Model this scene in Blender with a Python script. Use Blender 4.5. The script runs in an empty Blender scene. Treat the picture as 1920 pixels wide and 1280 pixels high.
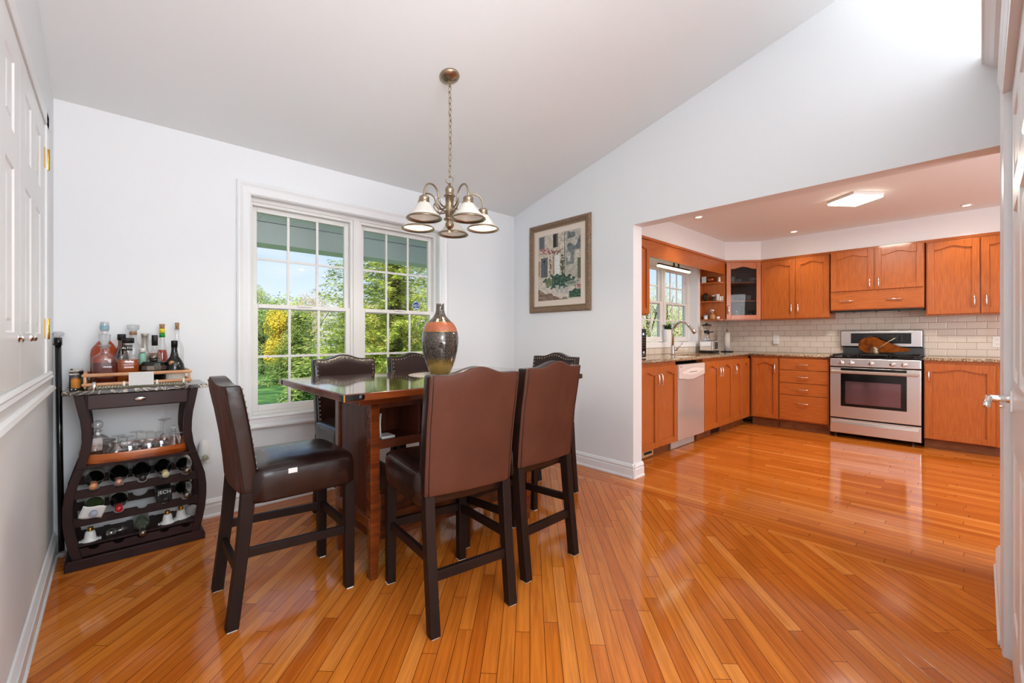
import bpy, bmesh, math, random
from math import sin, cos, pi, radians, sqrt, atan2, floor as mfloor
from mathutils import Vector, Matrix, noise
rnd = random.Random(7)
S = bpy.context.scene
COL = S.collection

# ------------------------------------------------------------------ camera
cd = bpy.data.cameras.new('camera'); cam = bpy.data.objects.new('camera', cd); COL.objects.link(cam)
cam.location = (-3.1616, -3.4001, 1.165)
cam.rotation_euler = (radians(90), 0, math.atan2(0.735348, 0.67769) - pi/2)
cd.sensor_width = 36; cd.lens = 811/1920*36; cd.clip_start = .02
cd.shift_y = (632.5-640)/1920
S.camera = cam
# ------------------------------------------------------------------ world, sun, added fill lights, window portals, exposure
w = bpy.data.worlds.new('sky'); S.world = w; w.use_nodes = True
nt = w.node_tree; nt.nodes.clear()
tc = nt.nodes.new('ShaderNodeTexCoord'); sp = nt.nodes.new('ShaderNodeSeparateXYZ')
nt.links.new(tc.outputs['Generated'], sp.inputs[0])
cr = nt.nodes.new('ShaderNodeValToRGB'); e = cr.color_ramp.elements
e[0].position = 0.0; e[0].color = (.84, .93, 1, 1); e[1].position = .6; e[1].color = (.13, .30, .70, 1)
k = e.new(.10); k.color = (.72, .86, 1, 1); k = e.new(.28); k.color = (.36, .60, .93, 1)
nt.links.new(sp.outputs['Z'], cr.inputs[0])
nz = nt.nodes.new('ShaderNodeTexNoise'); nz.inputs['Scale'].default_value = 2.2; nz.inputs['Detail'].default_value = 6
mp = nt.nodes.new('ShaderNodeMapping'); mp.inputs['Scale'].default_value = (1, 1, 4)
nt.links.new(tc.outputs['Generated'], mp.inputs[0]); nt.links.new(mp.outputs[0], nz.inputs['Vector'])
c2 = nt.nodes.new('ShaderNodeValToRGB'); c2.color_ramp.elements[0].position = .52; c2.color_ramp.elements[1].position = .75
nt.links.new(nz.outputs['Fac'], c2.inputs[0])
mx = nt.nodes.new('ShaderNodeMixRGB'); mx.inputs[2].default_value = (.95, .97, 1, 1)
nt.links.new(c2.outputs[0], mx.inputs[0]); nt.links.new(cr.outputs[0], mx.inputs[1])
bg = nt.nodes.new('ShaderNodeBackground'); bg.inputs[1].default_value = 1.2
nt.links.new(mx.outputs[0], bg.inputs[0])
wo = nt.nodes.new('ShaderNodeOutputWorld'); nt.links.new(bg.outputs[0], wo.inputs[0])

def light(name, kind, loc, power, color=(1, 1, 1), size=1., size_y=None, target=None, **kw):
    l = bpy.data.lights.new(name, kind); l.energy = power; l.color = color
    o = bpy.data.objects.new(name, l); COL.objects.link(o); o.location = loc
    if kind == 'AREA':
        l.size = size
        if size_y: l.shape = 'RECTANGLE'; l.size_y = size_y
    elif kind == 'SUN': l.angle = size
    else: l.shadow_soft_size = size
    if target is not None:
        o.rotation_euler = (Vector(target)-Vector(loc)).to_track_quat('-Z', 'Y').to_euler()
    for a, b in kw.items(): setattr(l, a, b)
    return o
light('sun', 'SUN', (0, -5, 20), 7.5, (1, .94, .80), radians(1), target=(6.5, 7.0, 9.5))
CW = (.88, .955, 1)
light('living_room_daylight', 'AREA', (-2.7, -7.4, 1.6), 24, CW, 1.4, 2.2, target=(-1.0, -1.0, 1.0))  # added fill from behind the camera; the rear wall has no window
light('uplighter', 'AREA', (-2.4, -6.4, .6), 235, CW, 1.8, 2.6, target=(-2.4, -6.2, 4.0))  # added fill bounced off the rear ceiling, no fixture stands there
light('living_room_lamp', 'POINT', (-2.75, -4.3, 1.75), 84, CW, .4)  # added point fill behind the camera, evens out the walls
light('kitchen_side_daylight', 'AREA', (.9, -5.6, 1.4), 85, (.97, .97, 1), 1.4, 1.6, target=(3.0, -1.8, 1.3))  # added fill to brighten the stove-wall cabinets; the side wall is solid
for nm_, lc_, sx_, sy_ in (('dining_window_portal', (-1.7, .14, 1.38), 1.52, 1.52), ('kitchen_window_portal', (2.17, -.50, 1.61), 1.5, 1.02)):
    o_ = light(nm_, 'AREA', lc_, 1, (1, 1, 1), sx_, sy_, target=(lc_[0], lc_[1]-1, lc_[2])); o_.data.cycles.is_portal = True
S.view_settings.view_transform = 'Standard'; S.view_settings.look = 'None'
S.view_settings.gamma = 1; S.view_settings.use_curve_mapping = False
S.view_settings.exposure = -0.13

# ------------------------------------------------------------------ helpers
def lin(h):
    if isinstance(h, str):
        h = h.lstrip('#'); c = [int(h[i:i+2], 16)/255 for i in (0, 2, 4)]
        return tuple(x/12.92 if x <= .04045 else ((x+.055)/1.055)**2.4 for x in c)
    return tuple(h)
MATS = {}
def mat(name, color='#808080', rough=.5, metal=0., bump=None, noise_col=None, coat=0., trans=0., ior=1.45, emit=None, spec=None, alpha=1., aniso=0):
    """bump=(scale, strength[, stretch xyz]); noise_col=(color2, scale[, stretch xyz, lo, hi])"""
    if name in MATS: return MATS[name]
    m = bpy.data.materials.new(name); m.use_nodes = True; n = m.node_tree; b = n.nodes['Principled BSDF']
    c = (*lin(color), 1)
    b.inputs['Base Color'].default_value = c; b.inputs['Roughness'].default_value = rough
    b.inputs['Metallic'].default_value = metal; b.inputs['Coat Weight'].default_value = coat
    b.inputs['Coat Roughness'].default_value = .08
    b.inputs['Transmission Weight'].default_value = trans; b.inputs['IOR'].default_value = ior
    b.inputs['Alpha'].default_value = alpha
    if spec is not None: b.inputs['Specular IOR Level'].default_value = spec
    if emit: b.inputs['Emission Color'].default_value = (*lin(emit[0]), 1); b.inputs['Emission Strength'].default_value = emit[1]
    t = None
    def texc(st):
        nonlocal t
        if t is None: t = n.nodes.new('ShaderNodeTexCoord')
        q = n.nodes.new('ShaderNodeMapping'); q.inputs['Scale'].default_value = st
        n.links.new(t.outputs['Object'], q.inputs[0]); return q.outputs[0]
    if noise_col:
        c2_, sc = noise_col[:2]; st = noise_col[2] if len(noise_col) > 2 else (1, 1, 1)
        lo, hi = noise_col[3:5] if len(noise_col) > 4 else (.35, .65)
        x = n.nodes.new('ShaderNodeTexNoise'); x.inputs['Scale'].default_value = sc; x.inputs['Detail'].default_value = 8
        n.links.new(texc(st), x.inputs['Vector'])
        r = n.nodes.new('ShaderNodeValToRGB'); r.color_ramp.elements[0].position = lo; r.color_ramp.elements[1].position = hi
        r.color_ramp.elements[0].color = c; r.color_ramp.elements[1].color = (*lin(c2_), 1)
        n.links.new(x.outputs['Fac'], r.inputs[0]); n.links.new(r.outputs[0], b.inputs['Base Color'])
    if bump:
        st = bump[2] if len(bump) > 2 else (1, 1, 1)
        x = n.nodes.new('ShaderNodeTexNoise'); x.inputs['Scale'].default_value = bump[0]; x.inputs['Detail'].default_value = 5
        n.links.new(texc(st), x.inputs['Vector'])
        q = n.nodes.new('ShaderNodeBump'); q.inputs['Strength'].default_value = bump[1]; q.inputs['Distance'].default_value = .01
        n.links.new(x.outputs['Fac'], q.inputs['Height']); n.links.new(q.outputs[0], b.inputs['Normal'])
    MATS[name] = m
    return m
def glassmat(name, color=(1, 1, 1), gloss=.09, rough=.02, dens=1.):
    """thin-walled glass: clear transmission plus a fresnel reflection"""
    if name in MATS: return MATS[name]
    m = bpy.data.materials.new(name); m.use_nodes = True; n = m.node_tree; n.nodes.clear()
    o = n.nodes.new('ShaderNodeOutputMaterial'); t = n.nodes.new('ShaderNodeBsdfTransparent'); g = n.nodes.new('ShaderNodeBsdfGlossy')
    t.inputs[0].default_value = (*lin(color), 1); g.inputs['Roughness'].default_value = rough
    lw = n.nodes.new('ShaderNodeLayerWeight'); lw.inputs[0].default_value = .35
    ma = n.nodes.new('ShaderNodeMath'); ma.operation = 'MULTIPLY_ADD'; ma.inputs[1].default_value = .55*dens; ma.inputs[2].default_value = gloss
    n.links.new(lw.outputs['Facing'], ma.inputs[0])
    mi = n.nodes.new('ShaderNodeMixShader'); n.links.new(ma.outputs[0], mi.inputs[0])
    n.links.new(t.outputs[0], mi.inputs[1]); n.links.new(g.outputs[0], mi.inputs[2]); n.links.new(mi.outputs[0], o.inputs[0])
    MATS[name] = m; return m

class MB:
    def __init__(s): s.v = []; s.f = []; s.m = []; s.sm = []; s.mi = 0
    def add(s, vs, fs, smooth=False):
        o = len(s.v); s.v += [tuple(p) for p in vs]
        for f in fs: s.f.append([i+o for i in f]); s.m.append(s.mi); s.sm.append(smooth)
        return s
    def box(s, x0, x1, y0, y1, z0, z1):
        x0, x1 = min(x0, x1), max(x0, x1); y0, y1 = min(y0, y1), max(y0, y1); z0, z1 = min(z0, z1), max(z0, z1)
        return s.add([(x0,y0,z0),(x1,y0,z0),(x1,y1,z0),(x0,y1,z0),(x0,y0,z1),(x1,y0,z1),(x1,y1,z1),(x0,y1,z1)],
                     [(0,3,2,1),(4,5,6,7),(0,1,5,4),(1,2,6,5),(2,3,7,6),(3,0,4,7)])
    def hexa(s, lo, hi):   # 4 bottom points, 4 top points (ccw from above)
        return s.add(list(lo)+list(hi), [(0,3,2,1),(4,5,6,7),(0,1,5,4),(1,2,6,5),(2,3,7,6),(3,0,4,7)])
    def prism(s, pts, axis, a, b):
        """pts: 2-D outline; axis 'x': pts=(y,z); 'y': pts=(x,z); 'z': pts=(x,y)"""
        n = len(pts)
        def P(p, t): return {'x': (t, p[0], p[1]), 'y': (p[0], t, p[1]), 'z': (p[0], p[1], t)}[axis]
        return s.add([P(p, a) for p in pts]+[P(p, b) for p in pts],
                     [tuple(range(n)), tuple(range(2*n-1, n-1, -1))]+[(i, i+n, (i+1) % n+n, (i+1) % n) for i in range(n)])
    def lathe(s, prof, c=(0, 0, 0), n=32, axis='z', smooth=True, sx=1., sy=1., rot=0, cap=True, sup=None):
        c = Vector(c); vs = []; fs = []
        for r, h in prof:
            for i in range(n):
                a = 2*pi*i/n+rot; x, y = r*cos(a)*sx, r*sin(a)*sy
                if sup and r > .03: q_ = (abs(cos(a))**sup+abs(sin(a))**sup)**(-1/sup)*.92; x *= q_; y *= q_
                vs.append(c+Vector({'z': (x, y, h), 'y': (x, h, y), 'x': (h, x, y)}[axis]))
        for j in range(len(prof)-1):
            for i in range(n): fs.append((j*n+i, j*n+(i+1) % n, (j+1)*n+(i+1) % n, (j+1)*n+i))
        if cap:
            if prof[0][0] > 1e-4: fs.append(tuple(range(n-1, -1, -1)))
            if prof[-1][0] > 1e-4: fs.append(tuple(range((len(prof)-1)*n, len(prof)*n)))
        if axis == 'y': fs = [f[::-1] for f in fs]
        return s.add(vs, fs, smooth)
    def tube(s, pts, r, n=10, smooth=True, closed=False):
        pts = [Vector(p) for p in pts]; R = r if isinstance(r, (list, tuple)) else [r]*len(pts)
        vs = []; fs = []; up = None; L = len(pts)
        for i, p in enumerate(pts):
            a = pts[(i-1) % L] if (closed or i > 0) else p; b = pts[(i+1) % L] if (closed or i < L-1) else p
            t = (b-a).normalized()
            if up is None: up = t.orthogonal().normalized()
            u = (up-t*up.dot(t)).normalized(); up = u; v = t.cross(u)
            for j in range(n):
                an = 2*pi*j/n; vs.append(p+(u*cos(an)+v*sin(an))*R[i])
        for i in range(L if closed else L-1):
            for j in range(n):
                k2 = (i+1) % L
                fs.append((i*n+j, i*n+(j+1) % n, k2*n+(j+1) % n, k2*n+j))
        if not closed: fs += [tuple(range(n-1, -1, -1)), tuple(range((L-1)*n, L*n))]
        return s.add(vs, fs, smooth)
    def sphere(s, c, r, n=16, m=10, sz=1., z0=-1., z1=1.):
        pr = [(max(1e-5, r*sqrt(max(0, 1-t*t))), r*t*sz) for t in [math.sin(pi/2*(-1+2*i/m)) for i in range(m+1)] if z0 <= t <= z1]
        return s.lathe(pr, c, n)
    def build(s, name, mats, parent=None, bevel=0., seg=2, world=True, subsurf=0, origin=None, auto=None):
        me = bpy.data.meshes.new(name)
        off = Vector((0, 0, 0))
        if parent is None:
            if origin is not None: off = Vector(origin)
            elif s.v:
                xs = [p[0] for p in s.v]; ys = [p[1] for p in s.v]; zs = [p[2] for p in s.v]
                off = Vector(((min(xs)+max(xs))/2, (min(ys)+max(ys))/2, min(zs)))
        elif world:
            q = parent
            while q is not None: off += q.location; q = q.parent
        me.from_pydata([(p[0]-off.x, p[1]-off.y, p[2]-off.z) for p in s.v], [], s.f)
        if not isinstance(mats, (list, tuple)): mats = [mats]
        for m in mats: me.materials.append(m)
        me.polygons.foreach_set('material_index', s.m); me.polygons.foreach_set('use_smooth', s.sm)
        me.update()
        o = bpy.data.objects.new(name, me); COL.objects.link(o)
        if parent is None: o.location = off
        else: o.parent = parent
        if bevel:
            b = o.modifiers.new('bevel', 'BEVEL'); b.width = bevel; b.segments = seg; b.limit_method = 'ANGLE'; b.angle_limit = radians(40); b.harden_normals = False
        if subsurf:
            b = o.modifiers.new('sub', 'SUBSURF'); b.levels = subsurf; b.render_levels = subsurf
        return o
def thing(name, label, cat, loc=(0, 0, 0), rz=0, group=None):
    o = bpy.data.objects.new(name, None); COL.objects.link(o); o.location = loc; o.rotation_euler = (0, 0, rz)
    o.empty_display_size = .1
    return tag(o, label, cat, group)
def tag(o, label, cat, group=None, kind=None):
    o['label'] = label; o['category'] = cat
    if group: o['group'] = group
    if kind: o['kind'] = kind
    return o
def struct(o): o['kind'] = 'structure'; return o
def copy_tree(o, parent=None):
    c = o.copy(); COL.objects.link(c); c.parent = parent
    for ch in [x for x in o.children]: copy_tree(ch, c)
    return c
def text_part(name, body, m, parent, loc, rot, size, extrude=.0004):
    cu = bpy.data.curves.new(name, 'FONT'); cu.body = body; cu.size = size; cu.extrude = extrude; cu.align_x = 'CENTER'; cu.align_y = 'CENTER'
    cu.materials.append(m)
    o = bpy.data.objects.new(name, cu); COL.objects.link(o)
    dg = bpy.context.evaluated_depsgraph_get(); dg.update()
    me = bpy.data.meshes.new_from_object(o.evaluated_get(dg)); bpy.data.objects.remove(o)
    o = bpy.data.objects.new(name, me); COL.objects.link(o); o.parent = parent; o.location = loc; o.rotation_euler = rot
    return o
def cr(pts, n=5):
    P = [Vector(p) for p in pts]; out = []
    for i in range(len(P)-1):
        a, b, c, d = P[max(0, i-1)], P[i], P[i+1], P[min(len(P)-1, i+2)]
        for k in range(n):
            t = k/n; out.append(.5*((2*b)+(c-a)*t+(2*a-5*b+4*c-d)*t*t+(3*b-a-3*c+d)*t**3))
    return out+[P[-1]]
def arc(cx, cz, r, a0, a1, n): return [(cx+r*cos(a0+(a1-a0)*i/n), cz+r*sin(a0+(a1-a0)*i/n)) for i in range(n+1)]

# ------------------------------------------------------------------ materials
def plank_mat(name, angle, dark=1.):
    m = bpy.data.materials.new(name); m.use_nodes = True; n = m.node_tree; b = n.nodes['Principled BSDF']; L = n.links.new
    N = n.nodes.new
    t = N('ShaderNodeTexCoord'); mp = N('ShaderNodeMapping'); mp.inputs['Rotation'].default_value = (0, 0, -angle)
    L(t.outputs['Object'], mp.inputs[0]); sp = N('ShaderNodeSeparateXYZ'); L(mp.outputs[0], sp.inputs[0])
    def M(op, a, bb=None, c=None):
        x = N('ShaderNodeMath'); x.operation = op
        for i, q in enumerate((a, bb, c)):
            if q is None: continue
            if isinstance(q, (int, float)): x.inputs[i].default_value = q
            else: L(q, x.inputs[i])
        return x.outputs[0]
    W = .057
    v = M('DIVIDE', sp.outputs['Y'], W); row = M('FLOOR', v); fv = M('FRACT', v)
    wn = N('ShaderNodeTexWhiteNoise'); wn.noise_dimensions = '1D'; L(row, wn.inputs['W'])
    u = M('ADD', M('DIVIDE', sp.outputs['X'], .82), M('MULTIPLY', wn.outputs['Value'], 17.3))
    colid = M('FLOOR', u); fu = M('FRACT', u)
    cb = N('ShaderNodeCombineXYZ'); L(row, cb.inputs[0]); L(colid, cb.inputs[1])
    w2 = N('ShaderNodeTexWhiteNoise'); w2.noise_dimensions = '2D'; L(cb.outputs[0], w2.inputs['Vector'])
    rp = N('ShaderNodeValToRGB'); el = rp.color_ramp.elements
    el[0].position = 0; el[0].color = (*lin('#b55d1c'), 1); el[1].position = 1; el[1].color = (*lin('#dc8a40'), 1)
    for p_, c_ in ((.1, '#c06821'), (.5, '#c97026'), (.85, '#d07a2c')):
        q = el.new(p_); q.color = (*lin(c_), 1)
    L(w2.outputs['Value'], rp.inputs[0])
    # grain: stretched noise, offset per board
    cb2 = N('ShaderNodeCombineXYZ'); L(M('ADD', M('MULTIPLY', sp.outputs['X'], 2.2), M('MULTIPLY', w2.outputs['Value'], 31.)), cb2.inputs[0])
    L(M('MULTIPLY', sp.outputs['Y'], 42.), cb2.inputs[1]); L(M('MULTIPLY', w2.outputs['Value'], 9.), cb2.inputs[2])
    g = N('ShaderNodeTexNoise'); g.inputs['Scale'].default_value = 1.6; g.inputs['Detail'].default_value = 6; g.inputs['Distortion'].default_value = .6
    L(cb2.outputs[0], g.inputs['Vector'])
    gr = N('ShaderNodeValToRGB'); gr.color_ramp.elements[0].position = .38; gr.color_ramp.elements[1].position = .62
    gr.color_ramp.elements[0].color = (.78, .72, .66, 1); gr.color_ramp.elements[1].color = (1.08, 1.07, 1.05, 1)
    L(g.outputs['Fac'], gr.inputs[0])
    mu = N('ShaderNodeMixRGB'); mu.blend_type = 'MULTIPLY'; mu.inputs[0].default_value = .75
    L(rp.outputs[0], mu.inputs[1]); L(gr.outputs[0], mu.inputs[2])
    edge = M('MAXIMUM', M('LESS_THAN', fv, .042), M('LESS_THAN', fu, .0028))
    mu2 = N('ShaderNodeMixRGB'); L(edge, mu2.inputs[0]); L(mu.outputs[0], mu2.inputs[1]); mu2.inputs[2].default_value = (*lin('#5c2a10'), 1)
    L(mu2.outputs[0], b.inputs['Base Color'])
    b.inputs['Roughness'].default_value = .10; b.inputs['Coat Weight'].default_value = .0; b.inputs['Specular IOR Level'].default_value = .42
    bp = N('ShaderNodeBump'); bp.inputs['Strength'].default_value = .12; bp.inputs['Distance'].default_value = .002
    hh = M('SUBTRACT', M('MULTIPLY', w2.outputs['Value'], .35), edge)
    L(hh, bp.inputs['Height']); L(bp.outputs[0], b.inputs['Normal'])
    return m
M_floor_d = plank_mat('planks diagonal', radians(45)); M_floor_x = plank_mat('planks along window wall', 0); M_floor_y = plank_mat('planks along kitchen', radians(90))
M_wall = mat('wall paint', '#eceef0', .55, bump=(90, .03)); M_ceil = mat('ceiling paint', '#f1f4f5', .7, bump=(90, .03))
M_trim = mat('white trim gloss', '#efeff0', .28); M_door = mat('white door paint', '#eeefef', .30, bump=(60, .05, (1, 1, .1)))
M_vinyl = mat('window vinyl', '#ece9e6', .4)
M_cab = mat('oak cabinet', '#bc6729', .32, noise_col=('#a3541c', 3.2, (34, 34, 2.2), .34, .70), bump=(30, .12, (6, 6, .5)), coat=.25)
M_cabH = mat('oak cabinet horizontal grain', '#bc6729', .32, noise_col=('#a3541c', 3.2, (2.2, 2.2, 34), .34, .70), bump=(30, .12, (.5, .5, 6)), coat=.25)
M_toe = mat('dark toe kick', '#8c5229', .5, noise_col=('#734020', 4, (2, 2, 6)))
M_steel = mat('stainless steel', '#e6e5e6', .27, metal=1, bump=(200, .02, (.02, .02, 1)))
M_chrome = mat('polished chrome', '#e8e8e8', .08, metal=1)
M_nickel = mat('brushed nickel', '#c6c2bd', .26, metal=1)
M_antique = mat('antique nickel', '#a4937d', .28, metal=1)
M_pewter = mat('dark pewter', '#7d746b', .3, metal=1)
M_brass = mat('brass', '#c9a04a', .22, metal=1)
M_black = mat('black gloss', '#0c0c0e', .12, coat=.3); M_blackm = mat('black matte', '#101010', .5)
M_esp = mat('espresso wood', '#210f0d', .45, noise_col=('#2e1615', 5, (1, 1, 1)), spec=.28)
M_espg = mat('dark mahogany lacquer', '#2a1413', .34, noise_col=('#3a1f1c', 3, (1, 1, 1)), spec=.35)
M_leg = mat('black brown stained wood', '#1a0e0b', .5, noise_col=('#24140f', 8, (1, 1, .3)), spec=.3)
M_leather = mat('brown bonded leather', '#5c3425', .5, noise_col=('#4e2b1e', 5, (1, 1, 1), .3, .7), bump=(260, .10), spec=.3)
M_leatherb = mat('brown leather seat', '#2a1814', .25, noise_col=('#20120f', 4), bump=(7, .35))
M_walnut = mat('cherry table wood', '#7d3a15', .24, noise_col=('#5a270f', 3, (1, 14, 14), .35, .65), coat=.4)
M_walv = mat('cherry panel wood', '#6a3420', .34, noise_col=('#4c2415', 3, (12, 12, 1), .35, .65), spec=.4)
M_white = mat('white plastic', '#ecebe9', .35); M_paper = mat('white card', '#dcdcda', .8)
M_cork = mat('cork', '#b9916c', .8, noise_col=('#8f6a4a', 90)); M_clear = glassmat('clear glass', gloss=.04, dens=.8)
M_pane = glassmat('window pane', gloss=.015, dens=.22); M_frost = mat('frosted shade glass', '#e9e5df', .35, trans=.15, noise_col=('#ddd8d0', 20), emit=('#fff2de', .10))
M_gtint = glassmat('bottle green glass', (.55, .66, .40)); M_dglass = mat('dark bottle glass', '#0d0f0c', .07, coat=.3)
def tile_mat(name, ax):
    m = bpy.data.materials.new(name); m.use_nodes = True; n = m.node_tree; b = n.nodes['Principled BSDF']; L = n.links.new; N = n.nodes.new
    t = N('ShaderNodeTexCoord'); sp = N('ShaderNodeSeparateXYZ'); L(t.outputs['Object'], sp.inputs[0])
    cb = N('ShaderNodeCombineXYZ'); L(sp.outputs[ax], cb.inputs[0]); L(sp.outputs['Z'], cb.inputs[1])
    k = N('ShaderNodeTexBrick'); L(cb.outputs[0], k.inputs['Vector']); k.inputs['Scale'].default_value = 1
    k.inputs['Brick Width'].default_value = .152; k.inputs['Row Height'].default_value = .0757
    k.inputs['Mortar Size'].default_value = .0022; k.inputs['Mortar Smooth'].default_value = .3; k.inputs['Bias'].default_value = 0
    k.inputs['Color1'].default_value = (*lin('#e3d8cb'), 1); k.inputs['Color2'].default_value = (*lin('#dccfc0'), 1); k.inputs['Mortar'].default_value = (*lin('#a8967c'), 1)
    L(k.outputs['Color'], b.inputs['Base Color']); b.inputs['Roughness'].default_value = .07
    x = N('ShaderNodeTexNoise'); x.inputs['Scale'].default_value = 7; L(t.outputs['Object'], x.inputs['Vector'])
    k2 = N('ShaderNodeTexBrick'); L(cb.outputs[0], k2.inputs['Vector']); k2.inputs['Scale'].default_value = 1
    for a, v in (('Brick Width', .152), ('Row Height', .0757), ('Mortar Size', .006), ('Mortar Smooth', 1.)): k2.inputs[a].default_value = v
    mm = N('ShaderNodeMath'); mm.operation = 'MULTIPLY_ADD'; mm.inputs[1].default_value = -1.; L(k2.outputs['Fac'], mm.inputs[0])
    m2 = N('ShaderNodeMath'); m2.operation = 'MULTIPLY'; m2.inputs[1].default_value = .35; L(x.outputs['Fac'], m2.inputs[0]); L(m2.outputs[0], mm.inputs[2])
    q = N('ShaderNodeBump'); q.inputs['Strength'].default_value = .5; q.inputs['Distance'].default_value = .004
    L(mm.outputs[0], q.inputs['Height']); L(q.outputs[0], b.inputs['Normal']); return m
M_tileY = tile_mat('subway tile on stove wall', 'Y'); M_tileX = tile_mat('subway tile on sink wall', 'X')
def granite():
    m = bpy.data.materials.new('speckled granite'); m.use_nodes = True; n = m.node_tree; b = n.nodes['Principled BSDF']; L = n.links.new; N = n.nodes.new
    t = N('ShaderNodeTexCoord'); v = N('ShaderNodeTexVoronoi'); v.inputs['Scale'].default_value = 190; L(t.outputs['Object'], v.inputs['Vector'])
    r = N('ShaderNodeValToRGB'); r.color_ramp.interpolation = 'CONSTANT'; el = r.color_ramp.elements
    el[0].position = 0; el[0].color = (*lin('#57412f'), 1); el[1].position = .82; el[1].color = (*lin('#cdbda3'), 1)
    for p_, c_ in ((.24, '#8a6d4e'), (.42, '#b7a284'), (.6, '#9c8262')): q = el.new(p_); q.color = (*lin(c_), 1)
    sp = N('ShaderNodeSeparateXYZ'); L(v.outputs['Color'], sp.inputs[0]); L(sp.outputs[0], r.inputs[0]); L(r.outputs[0], b.inputs['Base Color'])
    b.inputs['Roughness'].default_value = .06; return m
M_gran = granite()
def marble_dark():
    m = bpy.data.materials.new('dark veined marble'); m.use_nodes = True; n = m.node_tree; b = n.nodes['Principled BSDF']; L = n.links.new; N = n.nodes.new
    t = N('ShaderNodeTexCoord'); x = N('ShaderNodeTexNoise'); x.inputs['Scale'].default_value = 9; x.inputs['Detail'].default_value = 7; x.inputs['Distortion'].default_value = 2.2
    L(t.outputs['Object'], x.inputs['Vector']); r = N('ShaderNodeValToRGB'); el = r.color_ramp.elements
    el[0].position = .47; el[0].color = (*lin('#2d2826'), 1); el[1].position = .53; el[1].color = (*lin('#3a3230'), 1)
    q = el.new(.5); q.color = (*lin('#cdbfa8'), 1)
    L(x.outputs['Fac'], r.inputs[0]); L(r.outputs[0], b.inputs['Base Color']); b.inputs['Roughness'].default_value = .12; return m
M_marble = marble_dark()

# ================================================================== SETTING
KX = .13; RY = -3.465; SL = .2517; Z0 = 2.458
def cz(y): return Z0-SL*y
f = MB()
f.mi = 0; f.add([(-3.6,-9,0),(-.27,-9,0),(-.27,-.38,0),(-3.6,-.38,0)], [(0,1,2,3)])
f.mi = 1; f.add([(-3.6,-.38,0),(-.27,-.38,0),(-.27,.15,0),(-3.6,.15,0)], [(0,1,2,3)])
f.mi = 2; f.add([(-.27,-9,0),(3.9,-9,0),(3.9,.15,0),(-.27,.15,0)], [(0,1,2,3)])
struct(f.build('floor', [M_floor_d, M_floor_x, M_floor_y], origin=(0, 0, 0)))
# window wall (opening for the dining window)
OX0, OX1, OZ0, OZ1 = -2.468, -.945, .617, 2.145
f = MB(); T = .16
f.box(-3.6, OX0, 0, T, -.1, 2.475); f.box(OX1, KX, 0, T, -.1, 2.475); f.box(OX0, OX1, 0, T, -.1, OZ0); f.box(OX0, OX1, 0, T, OZ1, 2.475)
struct(f.build('wall_back', M_wall, origin=(0, 0, 0)))
f = MB(); f.box(-3.6, -3.40, -9, 0, -.1, 3.75); struct(f.build('wall_left', M_wall, origin=(-3.4, 0, 0)))
# kitchen-side wall with the wide opening
f = MB()
f.prism([(-1.45, 0), (.0, 0), (.0, cz(0)+.05), (-4.7, cz(-4.7)+.05), (-9, 2.8), (-9, 0), (-3.70, 0), (-3.70, 2.097), (-1.45, 2.097)], 'x', 0, KX)
struct(f.build('wall_right', M_wall, origin=(0, 0, 0)))
f = MB(); f.box(-3.6, KX, -9.1, -9, 0, 3); struct(f.build('wall_rear', M_wall, origin=(0, -9, 0)))
# short wall on the right with the door
DX0, DX1, DZ = -1.60, -.775, 2.055
f = MB(); f.box(DX1, 0, RY-.12, RY, 0, 2.53); f.box(-1.75, DX0, RY-.12, RY-.012, 0, 2.53); f.box(DX0, DX1, RY-.12, RY, DZ, 2.53); f.box(0, KX, RY-.12, RY, 0, 2.097)
struct(f.build('wall_front', M_wall, origin=(0, RY, 0)))
# sloped ceiling
f = MB(); th = .1
for (ya, za, yb, zb) in ((.16, cz(.16), -4.6, cz(-4.6)), (-4.6, cz(-4.6), -9.1, 2.7)):
    f.add([(-3.6, ya, za), (KX, ya, za), (KX, yb, zb), (-3.6, yb, zb), (-3.6, ya, za+th), (KX, ya, za+th), (KX, yb, zb+th), (-3.6, yb, zb+th)],
          [(0,1,2,3),(7,6,5,4),(0,4,5,1),(1,5,6,2),(2,6,7,3),(3,7,4,0)])
struct(f.build('ceiling', M_ceil, origin=(0, 0, 2.5)))
f = MB(); f.box(KX, 3.9, -5.7, -.45, 2.49, 2.6); struct(f.build('ceiling', M_ceil, origin=(2, -3, 2.49)))
# kitchen walls
KY = -.66; KWX0, KWX1, KWZ0, KWZ1 = 1.42, 2.93, 1.10, 2.13
f = MB(); t2 = .19
f.box(KX, KWX0, KY, KY+t2, 0, 2.49); f.box(KWX1, 3.9, KY, KY+t2, 0, 2.49); f.box(KWX0, KWX1, KY, KY+t2, 0, KWZ0); f.box(KWX0, KWX1, KY, KY+t2, KWZ1, 2.49)
struct(f.build('wall_kitchen_sink', M_wall, origin=(0, KY, 0)))
f = MB(); f.box(3.73, 3.9, -5.7, KY, 0, 2.49); struct(f.build('wall_kitchen_stove', M_wall, origin=(3.73, 0, 0)))
f = MB(); f.box(KX, 3.9, -5.8, -5.7, 0, 2.49); struct(f.build('wall_kitchen_side', M_wall, origin=(0, -5.7, 0)))
# soffit over the wall cabinets
f = MB(); f.prism([(KX, KY), (KX, -.985), (3.085, -.985), (3.405, -1.34), (3.405, -5.7), (3.73, -5.7), (3.73, KY)], 'z', 2.215, 2.49)
struct(f.build('trim_1', M_wall, origin=(3, -1, 2.2)))
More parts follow.
